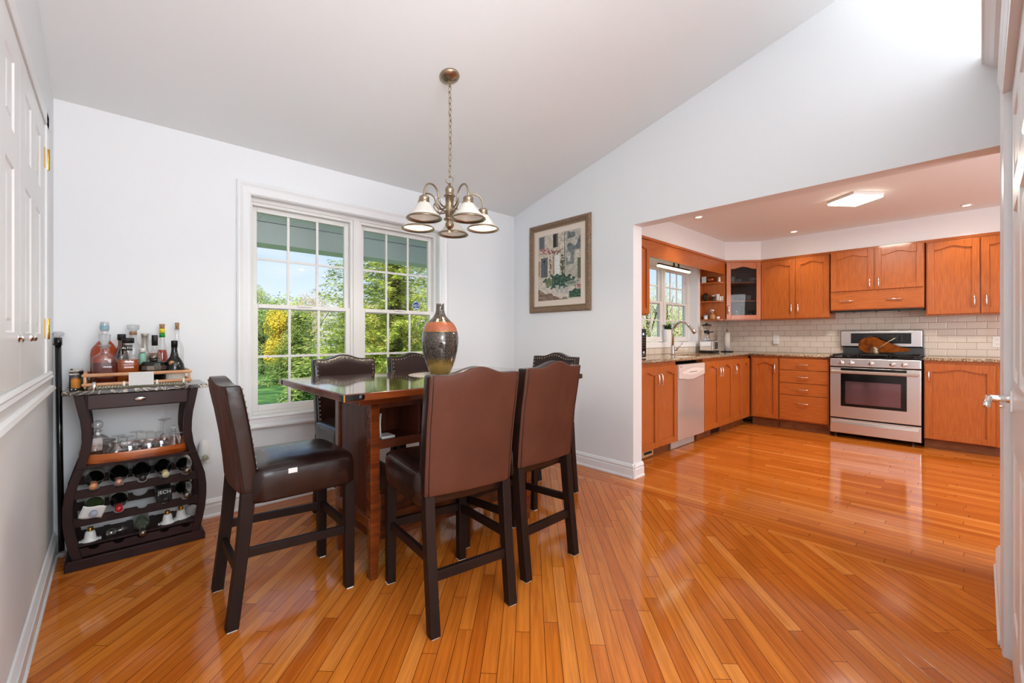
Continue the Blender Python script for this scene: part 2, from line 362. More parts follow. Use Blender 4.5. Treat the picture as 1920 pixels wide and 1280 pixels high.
# backsplash tile
f = MB(); f.box(3.718, 3.73, -5.7, KY, .93, 1.60); struct(f.build('wall_tile_stove', M_tileY, origin=(3.73, -.02, .958)))
f = MB()
for a in ((KX, KWX0-.075, .93, 1.45), (KWX1+.075, 3.718, .93, 1.45), (KWX0-.075, KWX1+.075, .93, KWZ0-.06)): f.box(a[0], a[1], KY-.012, KY, a[2], a[3])
struct(f.build('wall_tile_sink', M_tileX, origin=(0, KY, .958)))
# baseboards
BP = [(0, 0), (.023, 0), (.023, .012), (.016, .020), (.016, .072), (.011, .076), (.012, .086), (.016, .093), (.012, .101), (.006, .113), (0, .118)]
def base(name, axis, a, b, at_, sgn):
    f = MB()
    if axis == 'x': f.prism([(at_+sgn*d, z) for d, z in BP], 'x', a, b)
    else: f.prism([(at_+sgn*d, z) for d, z in BP], 'y', a, b)
    return struct(f.build(name, M_trim))
base('baseboard_back', 'x', -3.40, 0, 0, -1); base('baseboard_left', 'y', -9, 0, -3.40, 1)
f = MB(); f.prism([(-d, z) for d, z in BP], 'y', -1.45-.022, 0)
f.prism([(-1.45-d, z) for d, z in BP], 'x', -.022, KX+.012)
struct(f.build('baseboard_right', M_trim))
base('baseboard_front', 'x', -.69, KX, RY, 1)
# mitred casings
def casing(name, prof, u0, u1, v0, v1, P, m=M_trim, parent=None, kind=True, sides=4):
    f = MB(); n = len(prof); vs = []
    for d, h in prof:
        vs += [P(u0-d, v0-d, h), P(u1+d, v0-d, h), P(u1+d, v1+d, h), P(u0-d, v1+d, h)]
    fs = []
    for i in range(n-1):
        for j in range(4): fs.append((i*4+j, i*4+(j+1) % 4, (i+1)*4+(j+1) % 4, (i+1)*4+j))
    f.add(vs, fs); o = f.build(name, m, parent)
    if kind: struct(o)
    return o
CP = [(0, 0), (0, .012), (.008, .016), (.02, .013), (.048, .017), (.060, .022), (.068, .026), (.076, .026), (.086, .018), (.086, 0)]
PW = lambda u, v, h: (u, -h, v)
casing('trim_2', CP, OX0, OX1, OZ0, OZ1, PW)
f = MB()   # painted jamb lining of the dining window recess
for a in ((OX0, OX0+.004, OZ0, OZ1), (OX1-.004, OX1, OZ0, OZ1), (OX0, OX1, OZ0, OZ0+.004), (OX0, OX1, OZ1-.004, OZ1)): f.box(a[0], a[1], 0, .07, a[2], a[3])
struct(f.build('trim_3', M_trim))
def dh_unit(win, x0, x1, y, z0, z1, cols=3, rows=2, fr=.022, st=.034):
    """double-hung window unit: frame, two sashes with muntin grids, panes. y = face towards the room"""
    zm = z0+(z1-z0)*.512
    f = MB(); D = .075
    for a in ((x0, x0+fr, z0, z1), (x1-fr, x1, z0, z1), (x0+fr, x1-fr, z0, z0+fr), (x0+fr, x1-fr, z1-fr, z1)): f.box(a[0], a[1], y, y+D, a[2], a[3])
    f.build('frame', M_vinyl, win, bevel=.003)
    for k, (za, zb, yy) in enumerate(((z0+fr, zm+.018, y+.008), (zm-.018, z1-fr, y+.040))):
        xa, xb = x0+fr, x1-fr; sb = st+.008 if k == 0 else .03; stp = .03 if k == 0 else st
        f = MB()
        for a in ((xa, xa+st, za, zb), (xb-st, xb, za, zb), (xa+st, xb-st, za, za+sb), (xa+st, xb-st, zb-stp, zb)): f.box(a[0], a[1], yy, yy+.028, a[2], a[3])
        sash = f.build('sash', M_vinyl, win, bevel=.003)
        f = MB(); ga, gb, gc, gd = xa+st, xb-st, za+sb, zb-stp
        for i in range(1, cols): X = ga+(gb-ga)*i/cols; f.box(X-.0085, X+.0085, yy+.006, yy+.016, gc, gd)
        for i in range(1, rows): Z = gc+(gd-gc)*i/rows; f.box(ga, gb, yy+.0062, yy+.0158, Z-.0085, Z+.0085)
        f.build('muntin', M_vinyl, sash)
        f = MB(); f.add([(ga, yy+.020, gc), (gb, yy+.020, gc), (gb, yy+.020, gd), (ga, yy+.020, gd)], [(0, 1, 2, 3)])
        f.build('pane', M_pane, sash)
    f = MB(); xm = (x0+x1)/2; f.box(xm-.05, xm+.05, y-.004, y+.008, zm+.006, zm+.02); f.build('lock', M_vinyl, win, bevel=.003)
w1 = bpy.data.objects.new('window_1', None); COL.objects.link(w1); w1.location = ((OX0+OX1)/2, .08, OZ0); struct(w1)
mc = (OX0+OX1)/2
dh_unit(w1, OX0+.002, mc-.025, .055, OZ0+.004, OZ1-.03); dh_unit(w1, mc+.025, OX1-.002, .055, OZ0+.004, OZ1-.03)
f = MB(); f.box(mc-.025, mc+.025, .045, .13, OZ0, OZ1-.03); f.build('mullion', M_vinyl, w1, bevel=.002)
f = MB(); f.box(OX0, OX1, .048, .13, OZ1-.03, OZ1-.003); f.build('head', M_vinyl, w1, bevel=.003)
# kitchen window
w2 = bpy.data.objects.new('window_2', None); COL.objects.link(w2); w2.location = ((KWX0+KWX1)/2, KY+.14, KWZ0); struct(w2)
kc = 2.20; yk = KY+.11
dh_unit(w2, KWX0, kc-.02, yk, KWZ0+.01, KWZ1-.02); dh_unit(w2, kc+.02, KWX1-.03, yk, KWZ0+.01, KWZ1-.02)
f = MB(); f.box(kc-.02, kc+.02, yk-.01, yk+.075, KWZ0, KWZ1); f.box(KWX1-.03, KWX1, yk-.005, yk+.075, KWZ0, KWZ1); f.box(KWX0, KWX1, yk-.005, yk+.075, KWZ1-.02, KWZ1); f.build('mullion', M_vinyl, w2, bevel=.002)
casing('trim_4', [(0, 0), (0, .014), (.03, .018), (.055, .022), (.062, .022), (.066, 0)], KWX0, KWX1, KWZ0, KWZ1, lambda u, v, h: (u, KY-h, v))
f = MB()
for a in ((KWX0, KWX0+.004, KWZ0, KWZ1), (KWX1-.004, KWX1, KWZ0, KWZ1), (KWX0, KWX1, KWZ0, KWZ0+.004), (KWX0, KWX1, KWZ1-.004, KWZ1)): f.box(a[0], a[1], KY, yk, a[2], a[3])
struct(f.build('trim_5', M_trim))

# panel doors: stiles and rails around raised fields
def panel_door(root, u0, u1, v0, v1, P, panels, m=M_door, th=.035, name='leaf'):
    """P(u,v,h): h = outwards from the face. panels = list of (ua,ub,va,vb)"""
    f = MB()
    us = sorted({u0, u1, *[p[0] for p in panels], *[p[1] for p in panels]}); vs_ = sorted({v0, v1, *[p[2] for p in panels], *[p[3] for p in panels]})
    def inside(u, v): return any(a < u < b and c < v < d for a, b, c, d in panels)
    def qbox(ua, ub, va, vb, h0, h1):
        f.hexa([P(ua, va, h0), P(ub, va, h0), P(ub, va, h1), P(ua, va, h1)], [P(ua, vb, h0), P(ub, vb, h0), P(ub, vb, h1), P(ua, vb, h1)])
    for i in range(len(us)-1):
        for j in range(len(vs_)-1):
            if not inside((us[i]+us[i+1])/2, (vs_[j]+vs_[j+1])/2): qbox(us[i], us[i+1], vs_[j], vs_[j+1], -th, 0)
    for a, b, c, d in panels:
        # sticking slope, flat, raised field
        L = [(0, 0), (.012, -.009), (.024, -.009), (.045, -.002)]
        vs2 = []
        for q, h in L: vs2 += [P(a+q, c+q, h), P(b-q, c+q, h), P(b-q, d-q, h), P(a+q, d-q, h)]
        fs = [(i*4+j, i*4+(j+1) % 4, (i+1)*4+(j+1) % 4, (i+1)*4+j) for i in range(3) for j in range(4)]+[(12, 13, 14, 15)]
        f.add(vs2, fs)
    return f.build(name, m, root)
# left wall: pair of white panelled doors over a sill
d2 = bpy.data.objects.new('door_2', None); COL.objects.link(d2); d2.location = (-3.40, -1.2, 1.0); struct(d2)
PL = lambda u, v, h: (-3.392+h, -u, v)
cols1 = [(.655, .806), (.939, 1.096)]; cols2 = [(1.325, 1.482), (1.615, 1.766)]
for (a, b, cs) in ((.50, 1.209, cols1), (1.213, 1.92, cols2)):
    lf = panel_door(d2, a, b, 1.008, 2.135, PL, [(c[0], c[1], v0, v1) for c in cs for v0, v1 in ((1.18, 1.70), (1.81, 2.035))], th=.006)
    ku = 1.165 if a < 1 else 1.255
    f = MB(); f.lathe([(.016, 0), (.016, .003), (.006, .006), (.006, .016), (.012, .022), (.014, .028), (.010, .035), (0.001, .037)], (-3.392, -ku, 1.165), 20, 'x'); f.build('knob', M_chrome, lf)
    if a < 1:
        for hz in (1.985, 1.205):
            f = MB(); f.box(-3.392, -3.3895, -.52, -.425, hz-.045, hz+.045)
            f.tube([(-3.384, -.478, hz-.048), (-3.384, -.478, hz+.048)], .0065, 12); f.build('hinge', M_brass, lf, bevel=.0008)
f = MB()   # casing of the doors and its sill
for a in ((.42, .497, .99, 2.20), (1.923, 2.0, .99, 2.20)): f.box(-3.40, -3.385, -a[1], -a[0], a[2], a[3])
f.box(-3.40, -3.385, -2.0, -.42, 2.138, 2.20); f.box(-3.3995, -3.397, -1.99, -.43, .995, 2.19)
struct(f.build('trim_6', M_trim, bevel=.004))
f = MB(); f.prism([(-3.40, 1.003), (-3.383, 1.003), (-3.376, .993), (-3.380, .985), (-3.374, .975), (-3.384, .965), (-3.384, .935), (-3.372, .930), (-3.366, .918), (-3.376, .908), (-3.40, .900)], 'y', -9, -.335)
struct(f.build('trim_7', M_trim))
# right: door, casing, moulded head and ledge crown
d1 = bpy.data.objects.new('door_1', None); COL.objects.link(d1); d1.location = (-1.2, RY, 0); struct(d1)
PR = lambda u, v, h: (-u, RY-.010+h, v)
pn = [(c0, c1, v0, v1) for c0, c1 in ((.895, 1.135), (1.24, 1.48)) for v0, v1 in ((.22, .78), (1.02, 1.60), (1.70, 1.93))]
lf = panel_door(d1, .779, 1.596, .008, 2.05, PR, pn)
f = MB(); hx, hz = -.845, .943
f.box(hx-.033, hx+.033, RY-.010, RY-.002, hz-.036, hz+.036)
f.tube([(hx, RY-.004, hz+.004), (hx, RY+.045, hz+.004)], .0135, 16)
f.tube([(hx, RY+.010, hz-.022), (hx, RY+.022, hz-.022)], .006, 12)
f.build('rosette', M_chrome, lf, bevel=.001)
f = MB()
pp = [(hx+.008, RY+.045, hz+.004), (hx-.02, RY+.049, hz+.002), (hx-.06, RY+.052, hz-.006), (hx-.115, RY+.052, hz-.012)]
f.tube(pp, [.0135, .012, .010, .009], 14); f.build('lever', M_chrome, lf)
def casing_strip(name, x0, x1, z0, z1):
    f = MB(); w_ = x1-x0
    f.prism([(x0, RY), (x0, RY+.010), (x0+w_*.25, RY+.014), (x0+w_*.6, RY+.012), (x0+w_*.8, RY+.017), (x1, RY+.015), (x1, RY)], 'z', z0, z1)
    return struct(f.build(name, M_trim))
casing_strip('trim_8', -.773, -.692, 0, 2.09)
f = MB(); f.prism([(RY, 2.055), (RY+.012, 2.055), (RY+.012, 2.10), (RY+.014, 2.105), (RY+.014, 2.115), (RY+.018, 2.14), (RY+.022, 2.155), (RY+.023, 2.17), (RY, 2.17)], 'x', -1.72, -.62)
struct(f.build('trim_10', M_trim))
f = MB(); f.prism([(RY, 2.465), (RY+.008, 2.462), (RY+.012, 2.475), (RY+.026, 2.482), (RY+.040, 2.50), (RY+.055, 2.515), (RY+.064, 2.518), (RY+.066, 2.55), (RY-.2, 2.55), (RY-.2, 2.54), (RY, 2.53)], 'x', -1.75, 0)
struct(f.build('trim_11', M_trim))

# ================================================================== OUTSIDE
M_soff = mat('grey green aluminium soffit', '#eaedf0', .5); M_bark = mat('bark', '#4a3a2c', .9, noise_col=('#32271e', 12))
f = MB()
x = -6.0
while x < .6:
    f.box(x, x+.296, .16, 1.47, 2.335, 2.345); x += .30
f.box(-6, .6, 1.47, 1.50, 2.11, 2.40)
x = -6.0
while x < .6:
    f.box(x, x+.296, 1.50, 1.74, 2.11, 2.125); x += .30
f.box(-6, .6, 1.47, 1.4705, 2.322, 2.328); f.box(-6, .6, 1.70, 1.74, 2.125, 2.45); f.box(-6, .6, .16, 1.74, 2.45, 2.52)
o = f.build('roof', M_soff); struct(o)
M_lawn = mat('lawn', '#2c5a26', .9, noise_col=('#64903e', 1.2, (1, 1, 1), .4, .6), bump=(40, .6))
f = MB(); n_ = 40; vs = []; fs = []
for j in range(n_+1):
    for i in range(n_+1):
        X = -40+100*i/n_; Y = .2+70*j/n_
        vs.append((X, Y, -.755+.004*noise.noise(Vector((X*.3, Y*.3, 0)))))
for j in range(n_):
    for i in range(n_): a = j*(n_+1)+i; fs.append((a, a+1, a+n_+2, a+n_+1))
f.add(vs, fs, True); tag(f.build('lawn', M_lawn, origin=(0, 10, -.5)), 'green lawn in sun and shade outside the windows', 'lawn', kind='stuff')
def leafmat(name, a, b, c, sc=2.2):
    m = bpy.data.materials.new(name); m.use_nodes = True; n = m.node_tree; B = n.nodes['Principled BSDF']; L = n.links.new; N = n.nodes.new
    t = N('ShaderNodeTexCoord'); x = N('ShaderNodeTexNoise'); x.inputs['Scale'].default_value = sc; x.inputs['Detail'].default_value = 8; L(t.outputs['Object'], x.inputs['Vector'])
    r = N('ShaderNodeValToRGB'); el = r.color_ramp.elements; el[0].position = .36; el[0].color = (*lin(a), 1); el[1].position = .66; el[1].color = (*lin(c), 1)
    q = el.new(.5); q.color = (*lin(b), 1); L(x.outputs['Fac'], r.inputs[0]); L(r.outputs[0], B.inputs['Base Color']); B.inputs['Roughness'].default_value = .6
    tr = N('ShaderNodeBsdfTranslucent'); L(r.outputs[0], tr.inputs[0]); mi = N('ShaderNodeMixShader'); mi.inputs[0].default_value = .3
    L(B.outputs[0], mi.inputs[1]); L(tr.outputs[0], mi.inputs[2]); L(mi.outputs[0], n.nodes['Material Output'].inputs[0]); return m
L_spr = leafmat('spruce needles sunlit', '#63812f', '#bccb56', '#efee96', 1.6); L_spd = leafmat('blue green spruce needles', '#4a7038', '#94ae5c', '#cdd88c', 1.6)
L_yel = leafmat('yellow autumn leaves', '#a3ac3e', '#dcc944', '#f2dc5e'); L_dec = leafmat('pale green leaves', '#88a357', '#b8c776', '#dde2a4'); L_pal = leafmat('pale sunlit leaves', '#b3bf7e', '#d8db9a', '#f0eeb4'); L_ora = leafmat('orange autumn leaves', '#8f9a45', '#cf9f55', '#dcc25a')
def quad(f, c, d, w_, n_):
    s = d.cross(n_).normalized()*w_
    f.add([c-s*.35, c+d*.45-s, c+d, c+d*.45+s], [(0, 1, 2, 3)])
def conifer(x, y, z, h, r, m, label, seed, dens=1., low=.04, group='trees outside the windows'):
    z = -.75; R = random.Random(seed); t = thing('spruce_tree', label, 'tree', (x, y, z), 0, group)
    f = MB(); f.tube([(x, y, z), (x, y, z+h*.5), (x, y, z+h*.97)], [.022*h, .014*h, .004], 8); f.build('trunk', M_bark, t)
    f = MB(); nb = int(26*h**.5*dens*4)
    for i in range(nb):
        q = low+(1-low)*(i/nb)**1.05; az = i*2.39996+R.uniform(-.3, .3); L = r*(1-q)**.85*R.uniform(.72, 1.1)+.12
        d = Vector((cos(az), sin(az), 0)); p0 = Vector((x, y, z+q*h)); ns = max(4, int(L/.17*dens))
        for k in range(ns):
            u = (k+.5)/ns
            c = p0+d*L*u+Vector((0, 0, -.32*L*u+.26*L*u*u))
            for e_ in range(11):
                sd = R.uniform(-1.3, 1.3); dd = (Matrix.Rotation(sd, 3, 'Z') @ d)+Vector((0, 0, R.uniform(-.5, .25))); dd.normalize()
                quad(f, c+Vector((R.uniform(-.09, .09), R.uniform(-.09, .09), R.uniform(-.08, .06))), dd*R.uniform(.09, .20)*(1.1-.4*u), R.uniform(.012, .024), Vector((R.uniform(-.5, .5), R.uniform(-.5, .5), 1)).normalized())
    f.build('foliage', m, t); return t
def broadleaf(x, y, z, h, r, m, label, seed, n=9000, lf=.10, group='trees outside the windows'):
    z = -.75; n = int(n*1.3); lf *= .8; R = random.Random(seed); t = thing('leafy_tree', label, 'tree', (x, y, z), 0, group)
    f = MB(); f.tube([(x, y, z), (x+.1, y, z+h*.4), (x, y, z+h*.8)], [.03*h, .02*h, .008*h], 8)
    for i in range(7):
        a = R.uniform(0, 2*pi); f.tube([(x+.05, y, z+h*R.uniform(.3, .5)), (x+cos(a)*r*.6, y+sin(a)*r*.6, z+h*R.uniform(.6, .9))], [.012*h, .004*h], 6)
    f.build('trunk', M_bark, t)
    bl = []
    for i in range(16):
        a = R.uniform(0, 2*pi); q = R.uniform(.22, .92); rr = r*.62*sin(pi*min(1, q*1.02))**.5
        bl.append((Vector((x+cos(a)*rr*R.uniform(.3, 1), y+sin(a)*rr*R.uniform(.3, 1), z+q*h)), r*R.uniform(.3, .5)))
    f = MB()
    for i in range(n):
        c, br = R.choice(bl); v = Vector((R.gauss(0, 1), R.gauss(0, 1), R.gauss(0, 1))).normalized()
        p = c+v*br*R.uniform(.7, 1.05); d = Vector((R.uniform(-1, 1), R.uniform(-1, 1), R.uniform(-.8, .5))).normalized()*lf*R.uniform(.7, 1.4)
        quad(f, p, d, lf*.32, (v+Vector((R.uniform(-.6, .6),)*3)).normalized())
    f.build('foliage', m, t); return t
conifer(2.6, 7.6, -.7, 9.5, 3.0, L_spr, 'tall sunlit spruce filling the right window unit', 1, 1.7)
conifer(8.1, 12.1, -.8, 11.5, 2.7, L_spr, 'second tall spruce to the right of the tall sunlit spruce', 9, 1.2)
conifer(2.6, 16.0, -.8, 3.0, 1.7, L_spd, 'low grey-green spruce across the lawn behind the left window unit', 2, 1.5)
conifer(3.2, 12.5, -.8, 3.2, 1.9, L_spr, 'low sunlit spruce between the tall spruce and the lawn', 3, 1.5)
conifer(-.3, 5.5, -.6, 1.35, 1.0, L_spd, 'small dark spruce with drooping boughs on the lawn near the window', 4, 1.6, low=.1)
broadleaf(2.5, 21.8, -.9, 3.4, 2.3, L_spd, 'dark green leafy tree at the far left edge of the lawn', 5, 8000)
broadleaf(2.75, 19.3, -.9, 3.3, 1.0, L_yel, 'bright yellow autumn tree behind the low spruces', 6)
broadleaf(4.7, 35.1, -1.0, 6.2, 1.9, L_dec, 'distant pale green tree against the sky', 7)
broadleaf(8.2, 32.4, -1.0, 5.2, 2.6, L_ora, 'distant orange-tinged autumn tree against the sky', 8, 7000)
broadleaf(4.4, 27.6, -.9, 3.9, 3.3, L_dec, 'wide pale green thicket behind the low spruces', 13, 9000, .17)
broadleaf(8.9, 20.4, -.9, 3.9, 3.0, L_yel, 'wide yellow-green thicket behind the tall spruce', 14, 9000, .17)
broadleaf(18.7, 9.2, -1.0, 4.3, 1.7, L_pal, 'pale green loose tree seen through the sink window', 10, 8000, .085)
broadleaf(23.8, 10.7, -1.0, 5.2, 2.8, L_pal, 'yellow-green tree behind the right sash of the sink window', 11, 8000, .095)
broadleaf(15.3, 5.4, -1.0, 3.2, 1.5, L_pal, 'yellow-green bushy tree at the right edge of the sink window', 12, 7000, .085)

# ================================================================== COUNTER CHAIRS
def make_chair(label):
    t = thing('counter_chair', label, 'chair', (0, 0, 0), 0, 'leather counter chairs around the table')
    W = .212
    for s in (-1, 1):      # front legs
        f = MB(); x0, x1 = sorted((s*W, s*(W-.045)))
        f.hexa([(x0+.003, .192, .004), (x1-.003, .192, .004), (x1-.003, .232, .004), (x0+.003, .232, .004)], [(x0, .190, .50), (x1, .190, .50), (x1, .235, .50), (x0, .235, .50)])
        f.build('leg', M_leg, t, bevel=.003)
        f = MB(); x0, x1 = sorted((s*(W-.008), s*(W-.050)))   # rear legs rake backwards
        P_ = [(-.275, .004), (-.258, .15), (-.238, .32), (-.224, .50), (-.222, .535)]; n = len(P_)
        f.prism([(y, z) for y, z in P_]+[(y+.045+(.006 if i > 2 else 0), z) for i, (y, z) in reversed(list(enumerate(P_)))], 'x', x0, x1)
        f.build('leg', M_leg, t, bevel=.003)
        f = MB(); a, b = sorted((s*(W-.014), s*(W-.034))); f.hexa([(a, -.215, .275), (b, -.215, .275), (b, .195, .255), (a, .195, .255)], [(a, -.21, .312), (b, -.21, .312), (b, .195, .292), (a, .195, .292)])
        f.build('stretcher', M_leg, t, bevel=.002)
        f = MB(); f.box(s*(W-.042), s*(W-.002), .198, .226, 0, .004); f.build('felt_pad', M_white, t)
        f = MB(); f.box(s*(W-.045), s*(W-.012), -.27, -.235, 0, .004); f.build('felt_pad', M_white, t)
    f = MB(); f.box(-W+.045, W-.045, .200, .222, .262, .300); f.build('stretcher', M_leg, t, bevel=.002)
    f = MB(); f.box(-W+.045, W-.045, -.238, -.216, .200, .240); f.build('stretcher', M_leg, t, bevel=.002)
    # seat: skirt and crowned cushion
    f = MB(); n = 14; vs = []; fs = []; zs = []
    prof = [(.982, .490), (1.0, .500), (1.005, .56), (1.0, .594), (.985, .612), (.93, .624), (.80, .634), (.55, .641), (.25, .644)]
    m_ = 48; SX, SY = .222, .217; cy = .022
    def sup(a, p=7): c_, s_ = cos(a), sin(a); r = (abs(c_)**p+abs(s_)**p)**(-1/p); return r*c_, r*s_
    for k, z in prof:
        for i in range(m_):
            u, v = sup(2*pi*i/m_, 12 if k > .7 else 5); wob = .003*sin(9*2*pi*i/m_)*(1 if .5 < z < .61 else 0)
            vs.append((u*SX*k, cy+v*SY*k, z+(wob if z < .55 else 0)))
    for j in range(len(prof)-1):
        for i in range(m_): fs.append((j*m_+i, j*m_+(i+1) % m_, (j+1)*m_+(i+1) % m_, (j+1)*m_+i))
    fs += [tuple(range(m_-1, -1, -1)), tuple(range((len(prof)-1)*m_, len(prof)*m_))]
    f.add(vs, fs, True); st = f.build('seat', M_leatherb, t)
    f = MB(); pts = []
    for i in range(m_): u, v = sup(2*pi*i/m_, 7); pts.append((u*SX*.985, cy+v*SY*.985, .613))
    f.tube(pts, .0028, 6, closed=True); f.build('piping', M_leatherb, st)
    # back: upholstered slab with a camel-hump top
    nu, nv = 22, 18; BW = .212; zb = .532
    def ztop(u): return 1.018+.030*(.5+.5*cos(pi*min(1, abs(u)/.62)))
    def ylean(z): q = (z-.5)/.55; return -.222-.045*q-.030*q*q
    def pt(u, v, side):
        z = zb+(ztop(u)-zb)*v; w_ = BW*(1-.03*(1-v)); e_ = min(1, (1-abs(u))/.16); e2 = min(1, (1-v)/.08); pad = .5+.5*min(sin(pi/2*e_), sin(pi/2*max(0, e2))+.2)
        tk = .030
        curve = .016*u*u
        y = ylean(z)+curve+(.0045*noise.noise(Vector((u*3.0+z*4, z*7-u*2.5, 3.1))) if side < 0 else 0)
        return (u*w_, y+.018+side*.023+(.018*pad if side > 0 else -.006*pad), z)
    f = MB(); vs = []; fs = []
    for side in (1, -1):
        for j in range(nv+1):
            for i in range(nu+1): vs.append(pt(-1+2*i/nu, j/nv, side))
    o2 = (nu+1)*(nv+1); R = nu+1
    for j in range(nv):
        for i in range(nu): a = j*R+i; fs.append((a, a+R, a+R+1, a+1))
    nfront = len(fs)
    for j in range(nv):
        for i in range(nu): a = j*R+i; fs.append((o2+a, o2+a+1, o2+a+R+1, o2+a+R))
    for j in range(nv):
        a = j*R; fs.append((a, o2+a, o2+a+R, a+R)); a = j*R+nu; fs.append((a, a+R, o2+a+R, o2+a))
    for i in range(nu):
        fs.append((i, i+1, o2+i+1, o2+i)); a = nv*R+i; fs.append((a, o2+a, o2+a+1, a+1))
    f.add(vs, fs, True); f.m = [0 if nfront <= i < 2*nfront else 1 for i in range(len(fs))]; bk = f.build('backrest', [M_leather, M_leatherb], t, bevel=.007, seg=3)
    f = MB()
    def nail(u, v):
        x, y, z = pt(u, v, 1); f.lathe([(.0001, .0036), (.003, .0030), (.0052, .0014), (.0060, -.002)][::-1], (x, y, z), 10, 'y')
    N_ = 17
    for i in range(N_): nail(-.90+1.80*i/(N_-1), .962)
    for j in range(1, 16):
        for s in (-1, 1): nail(s*.90, .962-.058*j)
    f.build('nailhead_trim', M_antique, bk)
    for s in (-1, 1):
        f = MB(); f.tube([Vector(pt(s*.93, v/12, -1))+Vector((0, -.001, 0)) for v in range(0, 13)], .0016, 5); f.build('seam', M_leatherb, bk)
    return t
def put(t, x, y, rz): t.location = (x, y, 0); t.rotation_euler = (0, 0, radians(rz))
CH = make_chair('leather counter chair at the left end of the table, seen from its side')
spots = [(-2.030, -1.728, -7.5, 'leather counter chair with its back to us, nearest to the camera'),
         (-1.530, -1.665, 1.5, 'leather counter chair seen from behind, nearer to the kitchen opening'),
         (-1.985, -.655, 180, 'leather counter chair with nailhead trim behind the table below the left window unit'),
         (-1.440, -.650, 180, 'leather counter chair with nailhead trim behind the table, half hidden by the vase'),
         (-.865, -1.150, 92, 'leather counter chair at the far right end of the table, only its top edge showing')]
for x, y, r, lb in spots:
    c = copy_tree(CH); c['label'] = lb; put(c, x, y, r)
put(CH, -2.560, -1.198, -91)
for ch_ in CH.children:
    if ch_.name.startswith('backrest'): ch_.scale.z = .91; ch_.location.z = .53*.09
lb_ = MB(); lb_.box(-.222, -.2245, -.055, -.020, .592, .612)
o = lb_.build('care_tag', M_white, CH, world=False); o['label'] = 'small white and red tag on the seat edge'
# orientation note: the tag sits on the chair's right-hand flank (towards the room)
o.location = (.4465+0, 0, 0)

# ================================================================== TABLE
TZ = .935; TX0, TX1, TY0, TY1 = -2.480, -.960, -1.668, -.753
t = thing('dining_table', 'counter-height cherry dining table with a glossy planked top', 'table', (-1.72, -1.21, 0))
def plank_top():
    m = bpy.data.materials.new('glossy planked cherry'); m.use_nodes = True; n = m.node_tree; b = n.nodes['Principled BSDF']; L = n.links.new; N = n.nodes.new
    tcx = N('ShaderNodeTexCoord'); k = N('ShaderNodeTexBrick'); k.inputs['Scale'].default_value = 1; k.inputs['Brick Width'].default_value = .30; k.inputs['Row Height'].default_value = .105
    k.inputs['Mortar Size'].default_value = .0016; k.inputs['Color1'].default_value = (*lin('#5a2a14'), 1); k.inputs['Color2'].default_value = (*lin('#43200f'), 1); k.inputs['Mortar'].default_value = (*lin('#140805'), 1)
    L(tcx.outputs['Object'], k.inputs['Vector']); x = N('ShaderNodeTexNoise'); x.inputs['Scale'].default_value = 4; x.inputs['Detail'].default_value = 7
    mp_ = N('ShaderNodeMapping'); mp_.inputs['Scale'].default_value = (1, 16, 1); L(tcx.outputs['Object'], mp_.inputs[0]); L(mp_.outputs[0], x.inputs['Vector'])
    mu = N('ShaderNodeMixRGB'); mu.blend_type = 'MULTIPLY'; mu.inputs[0].default_value = .5; L(k.outputs['Color'], mu.inputs[1]); L(x.outputs['Fac'], mu.inputs[2]); L(mu.outputs[0], b.inputs['Base Color'])
    b.inputs['Roughness'].default_value = .10; b.inputs['Coat Weight'].default_value = .8; b.inputs['Coat Roughness'].default_value = .05
    q = N('ShaderNodeBump'); q.inputs['Strength'].default_value = .25; q.inputs['Distance'].default_value = .002; iv = N('ShaderNodeMath'); iv.operation = 'SUBTRACT'; iv.inputs[0].default_value = 1
    L(k.outputs['Fac'], iv.inputs[1]); L(iv.outputs[0], q.inputs['Height']); L(q.outputs[0], b.inputs['Normal']); return m
f = MB(); f.box(TX0, TX1, TY0, TY1, TZ-.033, TZ-.001); tt = f.build('tabletop', M_walnut, t, bevel=.004)
f = MB(); f.box(TX0+.004, TX1-.004, TY0+.004, TY1-.004, TZ-.002, TZ); f.build('planked_surface', plank_top(), tt)
f = MB(); f.box(TX0+.12, TX1-.12, TY0+.14, TY1-.14, TZ-.075, TZ-.033); f.build('subtop_frame', M_walnut, t, bevel=.003)
for (cx_, cy_, sx, sy) in ((TX0, TY0, 1, 1), (TX0, TY1, 1, -1), (TX1, TY0, -1, 1), (TX1, TY1, -1, -1)):
    f = MB(); e_ = .0035
    f.box(cx_-e_*sx, cx_+.072*sx, cy_-e_*sy, cy_+.002*sy, TZ-.029, TZ-.003)
    f.box(cx_-e_*sx, cx_+.002*sx, cy_-e_*sy, cy_+.045*sy, TZ-.029, TZ-.003)
    f.lathe([(.013, -.0005), (.013, .0055)], (cx_+.072*sx, cy_-(e_ if sy > 0 else .002), TZ-.016), 20, 'y')
    cg = f.build('corner_guard', M_black, tt, bevel=.002)
    f = MB(); f.box(cx_-(e_+.0008)*sx, cx_-(e_-.004)*sx, cy_-(e_+.0008)*sy, cy_-(e_-.004)*sy, TZ-.030, TZ-.002); f.build('corner_edging', M_brass, cg)
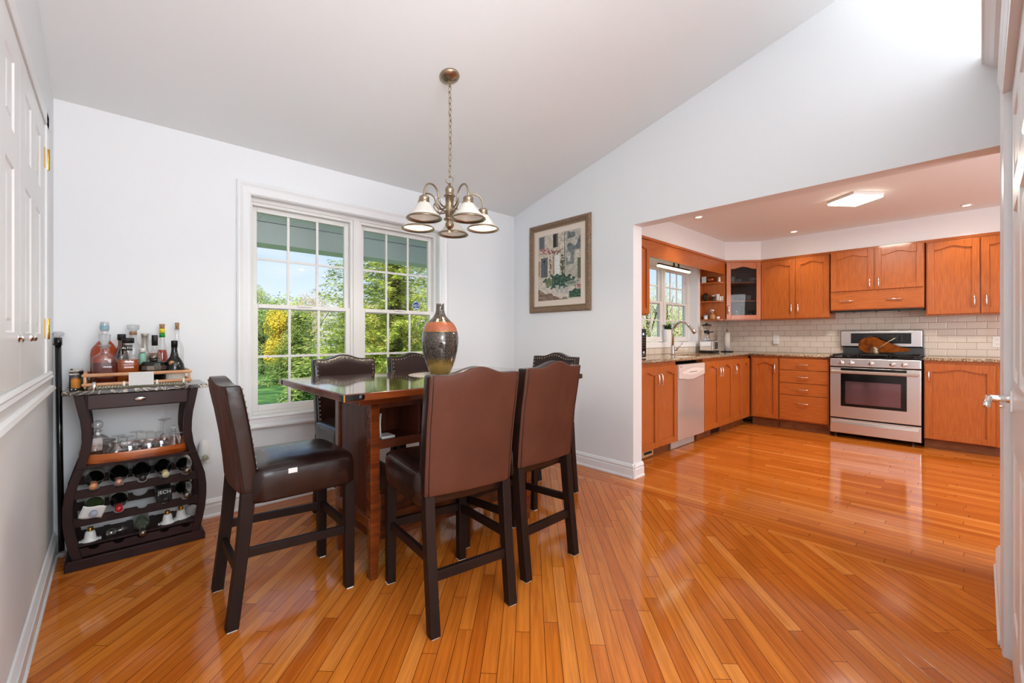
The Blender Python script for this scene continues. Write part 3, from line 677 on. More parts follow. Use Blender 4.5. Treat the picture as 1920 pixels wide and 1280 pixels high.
# base: end panels with four corner posts each side, cubby shelf and lower case
BX0, BX1, BY0, BY1 = -2.262, -1.178, -1.434, -.986
for (xa, xb, ya) in ((BX0, BX0+.045, BY0), (BX0, BX0+.045, BY1-.045), (BX1-.045, BX1, BY0), (BX1-.045, BX1, BY1-.045)):
    f = MB(); d = 1 if ya == BY0 else -1
    y0_, y1_ = (ya, ya+.045)
    f.hexa([(xa+.004, y0_+.010, 0), (xb-.004, y0_+.010, 0), (xb-.004, y1_-.010, 0), (xa+.004, y1_-.010, 0)], [(xa, y0_, .22), (xb, y0_, .22), (xb, y1_, .22), (xa, y1_, .22)])
    f.box(xa, xb, y0_, y1_, .22, TZ-.075)
    f.build('leg', M_walnut, t, bevel=.002)
for xa, xb in ((BX0+.010, BX0+.035), (BX1-.035, BX1-.010)):
    f = MB(); f.box(xa, xb, BY0+.045, BY1-.045, .305, TZ-.075); f.build('end_panel', M_walv, t)
    f = MB(); f.box(xa-.006, xb+.006, BY0+.045, BY1-.045, .245, .305); f.box(xa-.014, xa+.01, BY0+.012, BY1-.012, .250, .300); f.build('rail', M_walnut, t, bevel=.002)
f = MB(); f.box(BX0+.035, BX1-.035, BY0+.01, BY1-.01, .640, .662); f.box(BX0+.035, BX1-.035, BY0+.01, BY1-.01, .845, .86)
for x in (-1.99, -1.72, -1.45): f.box(x-.009, x+.009, BY0+.02, BY1-.02, .662, .845)
f.box(BX0+.035, BX1-.035, -1.215, -1.205, .662, .845); f.box(BX0+.035, BX1-.035, BY0+.002, BY0+.022, .625, .668); f.box(BX0+.035, BX1-.035, BY0+.002, BY0+.022, .822, .86)
f.build('cubby_shelf', M_walv, t, bevel=.0015)
f = MB(); f.box(BX0+.035, BX1-.035, BY0+.03, BY1-.03, .17, .42); case = f.build('lower_case', M_walv, t, bevel=.002)
for xa, xb in ((BX0+.05, -1.725), (-1.715, BX1-.05)):
    f = MB(); f.box(xa, xb, BY0+.012, BY0+.03, .185, .405); dr = f.build('drawer_front', mat('cherry drawer figured', '#5c2c13', .3, noise_col=('#34180b', 5, (2, 1, 8), .4, .6), coat=.3), case, bevel=.003)
f = MB(); f.box(-2.19, -2.12, -1.40, -1.32, .663, .675); f.tube([(-2.195, -1.40, .675), (-2.20, -1.395, .74), (-2.19, -1.39, .79)], [.004, .007, .004], 8); tag(f.build('folded_napkins', M_paper), 'crumpled white napkins in the left cubby under the table top', 'napkins')
f = MB(); f.lathe([(.012, .662), (.014, .70), (.010, .72), (.006, .735)], (-1.32, -1.38, 0), 16); tag(f.build('salt_shaker', M_chrome), 'small steel shaker in the right cubby under the table top', 'shaker')
# placemat and vase
vx, vy = -1.671, -1.124
f = MB(); n = 96; vs = []; fs = []; prof = [(.19, TZ+.0005), (.185, TZ+.003), (.02, TZ+.004)]
for k, (r, z) in enumerate(prof):
    for i in range(n): a = 2*pi*i/n; q = r*(1+.018*cos(24*a)) if k < 2 else r; vs.append((vx+q*cos(a), vy+q*sin(a), z))
for j in range(2):
    for i in range(n): fs.append((j*n+i, j*n+(i+1) % n, (j+1)*n+(i+1) % n, (j+1)*n+i))
fs.append(tuple(range(2*n, 3*n))); f.add(vs, fs, True)
tag(f.build('placemat', mat('woven cream paper cord', '#cfc3b0', .8, bump=(160, .8))), 'round scalloped cream placemat under the vase', 'placemat')
VP = [(.056, .939), (.060, .941), (.075, .973), (.092, 1.02), (.107, 1.08), (.1135, 1.13), (.1135, 1.165), (.109, 1.193), (.106, 1.201), (.100, 1.220), (.090, 1.240), (.075, 1.258), (.072, 1.261), (.055, 1.278), (.040, 1.295), (.030, 1.315), (.0255, 1.335), (.0240, 1.352), (.0252, 1.374), (.0215, 1.374), (.020, 1.35)]
def vasemat():
    m = bpy.data.materials.new('speckled bronze glaze'); m.use_nodes = True; n = m.node_tree; b = n.nodes['Principled BSDF']; L = n.links.new; N = n.nodes.new
    tcx = N('ShaderNodeTexCoord'); sp = N('ShaderNodeSeparateXYZ'); L(tcx.outputs['Object'], sp.inputs[0])
    v = N('ShaderNodeTexVoronoi'); v.inputs['Scale'].default_value = 190; v.feature = 'DISTANCE_TO_EDGE'; L(tcx.outputs['Object'], v.inputs['Vector'])
    nz_ = N('ShaderNodeTexNoise'); nz_.inputs['Scale'].default_value = 330; L(tcx.outputs['Object'], nz_.inputs['Vector'])
    r = N('ShaderNodeValToRGB'); r.color_ramp.elements[0].position = .47; r.color_ramp.elements[0].color = (*lin('#1c1310'), 1); r.color_ramp.elements[1].position = .62; r.color_ramp.elements[1].color = (*lin('#8f8378'), 1); L(nz_.outputs['Fac'], r.inputs[0])
    gold = N('ShaderNodeValToRGB'); gold.color_ramp.elements[0].position = .05; gold.color_ramp.elements[0].color = (*lin('#2a1c08'), 1); gold.color_ramp.elements[1].position = .16; gold.color_ramp.elements[1].color = (*lin('#9c7c3a'), 1); L(v.outputs['Distance'], gold.inputs[0])
    gold.color_ramp.elements[0].position = .02; gold.color_ramp.elements[1].position = .08
    z = N('ShaderNodeMapRange'); z.inputs[1].default_value = .105; z.inputs[2].default_value = .075; L(sp.outputs['Z'], z.inputs[0])
    mi = N('ShaderNodeMixRGB'); L(z.outputs[0], mi.inputs[0]); L(r.outputs[0], mi.inputs[1]); L(gold.outputs[0], mi.inputs[2]); L(mi.outputs[0], b.inputs['Base Color'])
    b.inputs['Roughness'].default_value = .14; b.inputs['Metallic'].default_value = .35; b.inputs['Coat Weight'].default_value = .5; return m
va = thing('vase', 'tall bottle-shaped ceramic vase in speckled bronze with a copper band, on the table', 'vase', (vx, vy, TZ+.004))
vm = vasemat(); f = MB(); f.lathe([p for p in VP], (vx, vy, 0), 64); vb = f.build('body', vm, va)
f = MB(); f.lathe([(.1062+.0008, 1.200), (.1005+.0008, 1.220), (.0905+.0008, 1.240), (.0755+.0008, 1.2585)], (vx, vy, 0), 64, cap=False)
o = f.build('copper_band', mat('copper speckled glaze', '#b56a48', .28, noise_col=('#9c5437', 220, (1, 1, 1), .45, .6), metal=.2, coat=.4), va)
f = MB()
for r, z in ((.1072, 1.2), (.0766, 1.2585)): f.lathe([(r, z-.0012), (r+.0015, z), (r, z+.0012)], (vx, vy, 0), 64, cap=False)
f.build('gold_line', M_brass, va)

# ================================================================== CHANDELIER
hx_, hy_ = -1.654, -1.202; zc = cz(hy_)
ch = thing('chandelier', 'antique nickel five-arm chandelier with frosted glass bell shades over the table', 'chandelier', (hx_, hy_, zc))
f = MB(); sl = math.atan(-SL)
cpv = [(.060, 0), (.061, -.006), (.056, -.014), (.035, -.026), (.012, -.034), (.0001, -.036)]
f.lathe(cpv, (0, 0, 0), 40); mrot = Matrix.Rotation(sl, 4, 'X'); f.v = [tuple((mrot @ Vector(p))+Vector((hx_, hy_, zc))) for p in f.v]
f.build('canopy', M_antique, ch)
f = MB(); z = zc-.03; i = 0; zend = 2.142
nl = 17; step = (z-zend)/nl
for i in range(nl):
    zz = z-step*(i+.5); pts = []; a_ = pi/2*(i % 2)+.3; off = .006*sin(pi*i/nl)
    for k in range(12):
        q = 2*pi*k/12; u = .0095*cos(q); v = (step*.5+.004)*sin(q); pts.append((hx_+u*cos(a_)+off, hy_+u*sin(a_), zz+v))
    f.tube(pts, .0023, 6, closed=True)
f.build('chain', M_antique, ch)
f = MB(); f.tube([(hx_+.006*sin(pi*k/10), hy_+.002*sin(pi*k/5), z-(z-zend)*k/10) for k in range(11)], .0011, 6); f.build('cord', mat('brass coloured cord', '#8f7b4c', .5), ch)
f = MB(); f.tube([(hx_+.022*cos(2*pi*k/20)*.74, hy_-.022*cos(2*pi*k/20)*.67, 2.124+.024*sin(2*pi*k/20)) for k in range(20)], .0026, 8, closed=True); f.build('loop', M_antique, ch)
f = MB()
f.lathe([(.0001, 1.795), (.004, 1.798), (.003, 1.804), (.0065, 1.810), (.004, 1.817), (.010, 1.824), (.022, 1.836), (.027, 1.850), (.025, 1.863), (.018, 1.872), (.034, 1.880), (.036, 1.888), (.024, 1.893), (.0235, 2.020), (.034, 2.024), (.036, 2.028), (.026, 2.036), (.024, 2.050), (.027, 2.058), (.026, 2.070), (.018, 2.084), (.008, 2.090), (.006, 2.105), (.0001, 2.106)], (hx_, hy_, 0), 36)
f.build('centre_column', M_antique, ch)
f = MB()
for i in range(18):
    a = 2*pi*i/18; f.tube([(hx_+.0235*cos(a), hy_+.0235*sin(a), 1.895), (hx_+.0235*cos(a), hy_+.0235*sin(a), 2.018)], .0014, 5)
f.build('fluting', M_antique, ch)
Fv = Vector((.67769, .735348, 0)); Rv = Vector((.735348, -.67769, 0)); RAD = .212
for k, ad in enumerate((-124, -52, 20, 92, 164)):
    a = radians(ad); d = Rv*cos(a)+Fv*sin(a); H = Vector((hx_, hy_, 0)); lit = k in (2, 4)
    def Q(r, z): return H+d*r+Vector((0, 0, z))
    f = MB()
    f.tube(cr([Q(.022, 1.965), Q(.045, 1.952), Q(.07, 1.955), Q(.088, 1.975), Q(.094, 2.0), Q(.104, 2.028), Q(.128, 2.050), Q(.158, 2.056), Q(.186, 2.046), Q(.204, 2.022), Q(RAD, 1.99), Q(RAD, 1.960)]), .0052, 10)
    f.tube(cr([Q(.022, 1.93), Q(.05, 1.925), Q(.08, 1.935), Q(.10, 1.955), Q(.106, 1.975), Q(.098, 1.988), Q(.088, 1.982), Q(.088, 1.970)]), .005, 8)
    f.tube(cr([Q(.06, 1.925), Q(.078, 1.908), Q(.092, 1.905), Q(.1, 1.915), Q(.094, 1.924)]), .0035, 8)
    arm = f.build('arm', M_antique, ch)
    c = Q(RAD, 0)
    f = MB(); f.lathe([(.012, 1.972), (.026, 1.967), (.029, 1.960), (.029, 1.948), (.027, 1.945), (.030, 1.942), (.030, 1.930), (.027, 1.926)], c, 28)
    for q in range(3): b = 2*pi*q/3+.4; f.tube([c+Vector((.028*cos(b), .028*sin(b), 1.936)), c+Vector((.036*cos(b), .036*sin(b), 1.936))], .002, 6)
    f.build('socket', M_antique, arm)
    sh = MB(); pr = [(.027, 1.930), (.034, 1.922), (.046, 1.905), (.060, 1.885), (.074, 1.868), (.084, 1.857), (.088, 1.852)]
    n = 64; vs = []; fs = []
    for r, zz in pr:
        for i in range(n): b = 2*pi*i/n; rr = r*(1+(.010*cos(32*b) if r > .03 else 0)); vs.append(tuple(c+Vector((rr*cos(b), rr*sin(b), zz))))
    for j in range(len(pr)-1):
        for i in range(n): fs.append((j*n+i, j*n+(i+1) % n, (j+1)*n+(i+1) % n, (j+1)*n+i))
    sh.add(vs, fs, True); so = sh.build('shade', M_frost, ch)
    sm = so.modifiers.new('t', 'SOLIDIFY'); sm.thickness = .003; sm.offset = -1
    f = MB(); f.lathe([(.0855, 1.856), (.0905, 1.853), (.100, 1.846), (.1015, 1.841), (.098, 1.8385), (.086, 1.848), (.0845, 1.853)], c, 48, cap=False); f.build('shade_rim', M_antique, so)
    f = MB(); f.lathe([(.0001, 1.878), (.016, 1.880), (.028, 1.887), (.031, 1.895), (.026, 1.91), (.014, 1.928)], c, 24)
    f.build('bulb', mat('lit bulb', '#fff4dd', .4, emit=('#ffe9c4', 14)) if lit else mat('white bulb', '#d8cfc6', .3, emit=('#ffe9c4', .3)), so)
    if lit: light('chandelier_bulb', 'POINT', tuple(c+Vector((0, 0, 1.862))), 10, (1, .88, .70), .02)

# ================================================================== PICTURE
pt_ = thing('framed_picture', 'framed watercolour of a stone village house with potted plants, on the white wall', 'picture', (0, -.636, 1.411))
PXf = lambda u, v, h: (-h, u, v)
PY0, PY1, PZ0, PZ1 = -1.026, -.252, 1.411, 2.291
casing('frame', [(-.060, .006), (-.056, .016), (-.048, .014), (-.040, .022), (-.026, .028), (-.010, .026), (0, .012), (0, .001)], PY0, PY1, PZ0, PZ1, PXf, mat('ornate bronze frame', '#7d6552', .42, metal=.25, noise_col=('#a58b70', 130, (1, 1, 1), .45, .62), bump=(150, .7)), pt_, kind=False)
casing('frame_bead', [(-.064, .012), (-.060, .017), (-.056, .012)], PY0, PY1, PZ0, PZ1, PXf, mat('pale gilt bead', '#b79c7c', .4, metal=.3, bump=(260, .6)), pt_, kind=False)
f = MB(); f.box(-.006, -.001, PY0+.058, PY1-.058, PZ0+.058, PZ1-.058); f.build('mat_board', mat('cream mat board', '#e3d5c6', .8), pt_)
AW, AH = 150, 190; ay0, ay1, az0, az1 = PY0+.118, PY1-.118, PZ0+.118, PZ1-.118
def art(u, v):      # u to the right, v upwards, both 0..1
    N = lambda s, o=0: noise.noise(Vector((u*s, v*s*1.3, o)))
    c = Vector((.80, .77, .72))+Vector((.09, .08, .07))*N(9)+Vector((.10, .10, .10))*N(26, 3)
    if u < .60: c = c*.97+Vector((.03, .015, -.01))
    if u > .66: c = c*(.93+.12*N(7, 5)); 
    if u > .70 and v > .70 and N(6, 9) > -.05: c = Vector((.42, .45, .45))+Vector((.15, .15, .15))*N(15)
    if u > .66 and .5 < v < .72 and N(8, 7) > .1: c = Vector((.5, .52, .50))
    if abs(u-.645) < .008 and v > .30: c = Vector((.25, .26, .27))
    def rect(a, b, lo, hi): return a < u < b and lo < v < hi
    if rect(.02, .16, .80, .99): c = Vector((.24, .26, .30)) if (u*30) % 1 > .3 else Vector((.5, .52, .56))
    if rect(.37, .49, .79, 1.0): c = Vector((.12, .11, .12)) if u < .45 else Vector((.45, .40, .36))
    if rect(.07, .24, .36, .66): c = Vector((.30, .31, .33)) if (u*45) % 1 > .4 else Vector((.42, .43, .45))
    if rect(.12, .18, .58, .63): c = Vector((.15, .15, .17))
    if rect(.36, .40, .38, .68): c = Vector((.62, .50, .38))
    if rect(.40, .53, .36, .67): c = Vector((.90, .89, .87))
    if rect(.0, .06, .38, .62) : c = Vector((.66, .56, .44))
    if ((u-.16)/.13)**2+((v-.755)/.06)**2 < 1+N(20)*2 and N(22, 2) > -.12: c = Vector((.66, .42, .42))+Vector((.15, .1, .1))*N(40)
    if ((u-.44)/.16)**2+((v-.725)/.035)**2 < 1+N(20)*2 and N(22, 4) > -.1: c = Vector((.55, .36, .34))+Vector((.25, .15, .15))*N(40)
    if ((u-.585)/.045)**2+((v-.54)/.15)**2 < 1+N(20) and N(24, 6) > -.25: c = Vector((.34, .36, .26))+Vector((.25, .10, .10))*N(30)
    if ((u-.30)/.03)**2+((v-.52)/.14)**2 < 1+N(20) and N(24, 6) > -.1: c = Vector((.50, .36, .33))
    if u > .93 and .28 < v < .58: c = Vector((.38, .42, .30))+Vector((.1, .1, .1))*N(30)
    path = .33-.20*u
    if v < path+.03*N(6): c = Vector((.80, .76, .71))+Vector((.10, .09, .08))*N(18, 2)
    if v < .17-.25*u+.05*N(8): c = Vector((.52, .43, .36))+Vector((.2, .2, .2))*N(24, 1)
    if ((u-.52)/.36)**2+((v-.29+.04*u)/.105)**2 < 1+N(14)*1.2: c = Vector((.22, .33, .27))+Vector((.28, .32, .30))*N(30, 8)
    if ((u-.27)/.09)**2+((v-.27)/.06)**2 < 1: c = Vector((.42, .47, .33))+Vector((.2, .2, .2))*N(30)
    if ((u-.80)/.15)**2+((v-.225)/.04)**2 < 1: c = Vector((.62, .64, .58)) if ((u-.79)/.11)**2+((v-.235)/.022)**2 > 1 else Vector((.45, .49, .44))
    for px, pz in ((.47, .17), (.58, .15), (.68, .13)):
        if abs(u-px) < .04 and abs(v-pz) < .05: c = Vector((.68, .69, .66))
    if u > .74 and v < .13+.05*N(9) and v > .02: c = Vector((.22, .34, .26))+Vector((.2, .25, .2))*N(35)
    if u > .88 and .14 < v < .20 and N(30) > 0: c = Vector((.62, .20, .24))
    c = c*(1+.16*N(55, 11)+.10*N(95, 12))
    if u > .50 and v > .30 and noise.cell(Vector((u*16+N(10)*.6, v*21+N(9, 2)*.6, 1))) > .55: c = c*.94
    if v > .33 and abs(N(13, 21)) < .035: c = c*.82
    return c
f = MB(); vs = [(-.0075, ay1+(ay0-ay1)*i/AW, az0+(az1-az0)*j/AH) for j in range(AH+1) for i in range(AW+1)]
f.add(vs, [(j*(AW+1)+i, j*(AW+1)+i+1, (j+1)*(AW+1)+i+1, (j+1)*(AW+1)+i) for j in range(AH) for i in range(AW)])
am = bpy.data.materials.new('watercolour print'); am.use_nodes = True; an = am.node_tree; ca = an.nodes.new('ShaderNodeVertexColor'); ca.layer_name = 'Col'
an.links.new(ca.outputs[0], an.nodes['Principled BSDF'].inputs['Base Color']); an.nodes['Principled BSDF'].inputs['Roughness'].default_value = .45
o = f.build('print', am, pt_); cl = o.data.color_attributes.new('Col', 'FLOAT_COLOR', 'POINT')
for j in range(AH+1):
    for i in range(AW+1):
        c = art(i/AW, j/AH); cl.data[j*(AW+1)+i].color = (*[max(0, min(1, x))**2.2 for x in c], 1)

# small fittings of the dining side
ol = thing('wall_outlet', 'white wall outlet with a plug-in air freshener beside the bar cabinet', 'outlet', (-2.725, 0, .42))
f = MB(); f.box(-2.760, -2.690, -.006, 0, .352, .492); f.build('cover_plate', M_white, ol, bevel=.003)
f = MB(); vs = []
f.lathe([(.030, .385), (.033, .40), (.033, .43), (.030, .47), (.022, .50), (.008, .512)], (-2.737, -.030, 0), 24, sy=.8); af = f.build('air_freshener', M_white, ol)
f = MB(); f.sphere((-2.733, -.058, .405), .017, 14, 8); f.build('scented_oil_bottle', glassmat('oil vial', (.75, .78, .66)), af)
rod = thing('curtain_rod', 'black curtain rod with clear crystal knobs leaning in the left corner', 'curtain rod', (-3.358, -.085, 0))
a, b = Vector((-3.364, -.095, .035)), Vector((-3.380, -.038, 1.150))
f = MB(); f.tube([a, b], .0125, 16); f.tube([a+(b-a)*.975, b+(b-a)*.012], .016, 16); f.tube([b+Vector((0, 0, -.02)), b+Vector((-.022, -.002, -.022))], .003, 8); f.build('pole', M_black, rod)
for c in (b+Vector((-.001, 0, .034)), a+Vector((0, 0, -.016))):
    f = MB(); f.lathe([(.008, -.018), (.010, -.012), (.020, -.010), (.026, 0), (.020, .010), (.010, .013), (.0001, .014)], c, 10, smooth=False); f.build('crystal_knob', mat('crystal', '#f0f2f5', .04, trans=.85, ior=1.5), rod)
st = thing('window_sticker', 'blue octagonal security sticker with white letters on the right window pane', 'sticker', (-1.118, .1145, 1.452))
def octo(r, y): return [(r*cos(pi/8+pi/4*i), y, r*sin(pi/8+pi/4*i)) for i in range(8)]
for r, d, m, nm in ((.042, .0005, M_white, 'border'), (.038, .0011, mat('sticker blue', '#1d4f96', .4), 'face')):
    f = MB(); f.prism([(p[0], p[2]) for p in octo(r, 0)], 'y', -d, 0); f.build(nm, m, st, world=False)
text_part('lettering', 'ADT', M_white, st, (0, -.0016, .003), (pi/2, 0, 0), .032, .0003)
f = MB(); f.box(-.024, .024, -.0016, -.0010, -.021, -.016); f.box(-.020, .020, -.0016, -.0010, -.028, -.024); f.build('small_print', M_white, st, world=False)

# ================================================================== BAR CABINET AND WHAT STANDS ON IT
bc = thing('bar_cabinet', 'dark wood bar cabinet with curved legs, marble top and wine racks against the wall', 'wine cabinet', (-3.055, -.18, 0))
XL, XR, YF, YB = -3.341, -2.769, -.335, -.03
f = MB(); f.prism([(XL, 0), (XR, 0), (XR, .038), (XR-.008, .042), (XR-.008, .052), (XL+.008, .052), (XL+.008, .042), (XL, .038)], 'y', YF-.01, YB); f.build('plinth', M_esp, bc, bevel=.003)
f = MB(); f.prism([(XL-.006, .876), (XR+.010, .876), (XR+.014, .884), (XR+.010, .897), (XL-.006, .897), (XL-.010, .884)], 'y', YF-.02, YB+.005); f.build('marble_top', M_marble, bc, bevel=.003)
LO = [(.866, -3.309), (.80, -3.296), (.743, -3.285), (.69, -3.280), (.635, -3.279), (.57, -3.287), (.505, -3.304), (.44, -3.324), (.381, -3.341), (.315, -3.348), (.252, -3.348), (.18, -3.342), (.114, -3.330), (.052, -3.314)]
xm = (XL+XR)/2
def xout(z):
    for (z1, x1), (z2, x2) in zip(LO, LO[1:]):
        if z <= z1 and z >= z2: return x1+(x2-x1)*(z1-z)/(z1-z2)
    return LO[0][1] if z > .8 else LO[-1][1]
for s in (1, -1):
    for (ya, yb) in ((YF, YF+.038), (YB-.045, YB-.007)):
        pts = [((x if s > 0 else 2*xm-x), z+.01*(i == 0)) for i, (z, x) in enumerate(LO)]+[((x+.038 if s > 0 else 2*xm-x-.038), z+.01*(z > .86)) for z, x in reversed(LO)]
        f = MB(); f.prism(pts, 'y', ya, yb); f.build('leg', M_esp, bc, bevel=.002)
f = MB(); f.box(-3.268, 2*xm+3.268, YF+.012, YB-.01, .795, .876); ap = f.build('apron', M_esp, bc)
f = MB(); f.box(-3.258, 2*xm+3.258, YF+.002, YF+.014, .800, .872); dr = f.build('drawer', M_espg, ap, bevel=.002)
f = MB(); f.lathe([(.0001, -.018), (.010, -.017), (.018, -.012), (.019, -.008), (.010, -.004), (.008, 0)], (xm, YF+.002, .838), 24, 'y', sx=1.35, sy=.7); f.build('pull', M_chrome, dr)
f = MB(); f.box(-3.300, 2*xm+3.300, YF-.004, YB-.008, .500, .517); f.build('shelf', M_esp, bc, bevel=.002)
slots = [-3.235+.0945*i for i in range(5)]
for zt in (.394, .255, .100):
    for yy, dz in ((YF+.008, 0), (YB-.05, .012)):
        xa = xout(zt-.02)+.030; xb = 2*xm-xa; pts = [(xa, zt-.043+dz), (xb, zt-.043+dz), (xb, zt+dz)]
        for sx in reversed(slots):
            sc = .021 if yy < -.2 else .034
            pts += [(sx+sc*cos(a), zt+dz-sc*.75*sin(a)) for a in [pi*i/8 for i in range(9)]]
        pts.append((xa, zt+dz))
        f = MB(); f.prism(pts, 'y', yy, yy+.016); f.build('rack_rail', M_esp, bc, bevel=.0012)
M_lab = mat('cream bottle label', '#d8d2c6', .7)
def wine(sx, zt, cap, label, glass=M_dglass, R=.038, lab=None, lb=None, L=.30, nm='wine_bottle', dy=0):
    """bottle lying with its neck over the front rail"""
    c = Vector((sx, YF+dy, zt-.014+.030)); t = thing(nm, label, 'bottle', (sx, -.18, c.z-R), 0, 'bottles lying in the wine rack')
    z = zt+.022
    y0 = YF-.045+dy
    pr = [(.0135, 0), (.0150, .004), (.0145, .02), (.0135, .055), (.0150, .085), (.024, .110), (.034, .128), (R, .150), (R, L), (R*.8, L+.004), (.0001, L+.004)]
    f = MB(); f.lathe([(r, h) for r, h in pr], (sx, y0, z), 28, 'y'); f.v = [(x, y, zz+(y-y0)*.045) for x, y, zz in f.v]; g = f.build('glass', glass, t)
    if cap:
        f = MB(); f.lathe([(.0001, -.002), (.0145, -.001), (.0158, .003), (.0158, .012), (.0148, .016), (.0150, .05)], (sx, y0, z), 24, 'y', cap=False); f.v = [(x, y, zz+(y-y0)*.045) for x, y, zz in f.v]; f.build('capsule', cap, t)
    if lab:
        f = MB(); f.lathe([(R+.0006, .155), (R+.0006, .235)], (sx, y0, z), 28, 'y', cap=False); f.v = [(x, y, zz+(y-y0)*.045) for x, y, zz in f.v]; f.build('label', lab, t)
    return t
z1, z2, z3 = .394, .255, .100
wine(slots[0], z1, mat('copper foil', '#c98b62', .4, metal=.3), 'dark wine bottle with copper capsule, first in the top rack row', lab=M_lab)
wine(slots[1], z1, mat('rose foil', '#b98d7c', .35, metal=.4), 'dark sparkling wine bottle with thick rose foil, second in the top rack row', R=.041)
wine(slots[2], z1, mat('black foil', '#2b2726', .3, metal=.3), 'dark wine bottle with black capsule, third in the top rack row', R=.040)
wine(slots[3], z1, mat('pale cork face', '#c9bd92', .7), 'dark wine bottle with pale cork showing, fourth in the top rack row', R=.040)
wine(slots[4], z1, M_pewter, 'dark wine bottle with cream shoulder label, fifth in the top rack row', lab=M_lab)
wn = wine(slots[0], z2, mat('blue white cap', '#9fa6b8', .5), 'green glass bottle with a white paper tag, first in the middle rack row', glass=mat('green bottle glass', '#3b4a2c', .08, coat=.3), lab=M_lab)
f = MB(); a = (slots[0], YF-.045, z2+.022); vs = []
for i in range(7):
    for j in range(7):
        u, v = i/6-.5, j/6-.5; vs.append((a[0]-.005+u*.085+v*.02, a[1]+.028-v*.012+.01*abs(u), a[2]+.004+v*.06-u*.028+.006*sin(u*5)))
f.add(vs, [(i*7+j, i*7+j+1, (i+1)*7+j+1, (i+1)*7+j) for i in range(6) for j in range(6)], True); o = f.build('paper_tag', M_paper, wn); mm = o.modifiers.new('s', 'SOLIDIFY'); mm.thickness = .001
wine(slots[1], z2, mat('red foil', '#b3202c', .3), 'dark wine bottle with red capsule, second in the middle rack row', lab=M_lab)
wt = wine(slots[3], z2, M_blackm, 'black square-shouldered bottle with white lettering, fourth in the middle rack row', glass=M_black, R=.036)
f = MB(); f.box(slots[3]-.034, slots[3]+.034, YF+.025, YF+.22, z2-.012, z2+.066); f.build('carton', M_blackm, wt, bevel=.004)
text_part('lettering', 'JECH', M_paper, wt, (0, YF+.0245+.18, .067), (pi/2, 0, 0), .026)
wine(slots[4], z2, M_pewter, 'dark wine bottle with grey capsule, last in the middle rack row')
wine(slots[2], z3, M_pewter, 'clear greenish empty bottle, middle of the bottom rack row', glass=mat('pale green glass', '#8f9a84', .08, trans=.55, coat=.3), R=.036)
def fitting(x, y, label, rz=0):
    t = thing('porcelain_lamp_socket', label, 'lamp socket', (x, y, .112), rz, 'white porcelain fittings in the bottom rack')
    f = MB(); f.lathe([(.036, 0), (.037, .006), (.024, .012), (.022, .03), (.019, .045), (.015, .050)], (0, 0, 0), 28); f.box(-.042, .042, -.010, .010, 0, .006); f.build('porcelain_body', M_white, t, world=False)
    f = MB(); f.lathe([(.0115, .050), (.0125, .053), (.0115, .056), (.0125, .059), (.0115, .062), (.0125, .065), (.011, .069)], (0, 0, 0), 24); f.build('brass_collar', M_brass, t, world=False)
for x, y, lb in ((-3.250, -.262, 'white porcelain fitting with brass collar, at the left end of the bottom rack row'),
                 (-2.935, -.262, 'white porcelain fitting with brass collar, right of the clear bottle in the bottom row'),
                 (-2.872, -.235, 'white porcelain fitting with brass collar, next to the grey cap in the bottom row')):
    fitting(x, y, lb)
f = MB(); f.lathe([(.026, 0), (.027, .004), (.027, .045), (.022, .052), (.0001, .054)], (-2.822, -.215, .112), 28); tag(f.build('plastic_cap', mat('grey translucent plastic', '#9b9a9b', .4)), 'grey round cap at the right end of the bottom rack row', 'cap')
f = MB(); f.sphere((-3.170, -.265, .128), .022, 18, 12); f.tube([(-3.150, -.267, .130), (-3.135, -.268, .133), (-3.105, -.27, .137)], [.012, .010, .007], 14); f.tube([(-3.125, -.268, .116), (-3.125, -.268, .152)], .005, 8)
tag(f.build('glass_stopper', glassmat('stopper glass', (.93, .95, .95), gloss=.16)), 'clear glass stopper with a round bulb lying in the bottom rack row', 'stopper')
f = MB()   # rack floor strip the small things rest on
f.box(-3.295, -2.805, YF+.024, YB-.05, .104, .112); f.build('rack_shelf', M_esp, bc)

# rattan tray on top
TY = .897
tr = thing('rattan_tray', 'rattan tray with a blank white card, full of bottles on the cabinet top', 'tray', (-3.05, -.19, TY))
M_rat = mat('peeled rattan', '#d9ab84', .45, noise_col=('#c8916a', 10), bump=(60, .1)); M_wic = mat('woven pale wicker', '#cfc4ac', .7, bump=(140, .9))
x0, x1, y0, y1 = -3.268, -2.842, -.318, -.075
f = MB(); f.box(x0+.01, x1-.01, y0+.01, y1-.01, TY+.001, TY+.008); f.build('tray_base', M_wic, tr)
f = MB()
n = 34
for i in range(n):
    xx = x0+.02+(x1-x0-.04)*i/(n-1)
    for yy in (y0+.004, y1-.004): f.tube([(xx-.005, yy, TY+.004), (xx+.005, yy, TY+.018)], .0042, 6)
f.build('woven_border', M_wic, tr)
for zz, r in ((TY+.026, .0085), (TY+.074, .0095)):
    for a, b in (((x0-.012, y0, zz), (x1+.012, y0, zz)), ((x0-.012, y1, zz), (x1+.012, y1, zz)), ((x0, y0-.006, zz+.003), (x0, y1+.006, zz+.003)), ((x1, y0-.006, zz+.003), (x1, y1+.006, zz+.003))):
        f = MB(); a = Vector(a); b = Vector(b); f.tube([a, a+(b-a)*.015, a+(b-a)*.985, b], [r*.6, r, r, r*.6], 12); f.build('rail', M_rat, tr)
for xx in (x0, x1):
    for yy in (y0, y1): f = MB(); f.tube([(xx, yy, TY+.008), (xx, yy, TY+.072)], .0062, 10); f.build('post', M_rat, tr)
for xx in (-3.12, -2.985, -2.868):
    f = MB(); f.box(xx-.005, xx+.005, y0-.010, y0+.010, TY+.012, TY+.036); f.build('binding', M_white, tr, bevel=.003)
f = MB(); f.box(-3.102, -2.999, y0-.0125, y0-.0105, TY+.012, TY+.082); f.build('card', M_paper, tr)

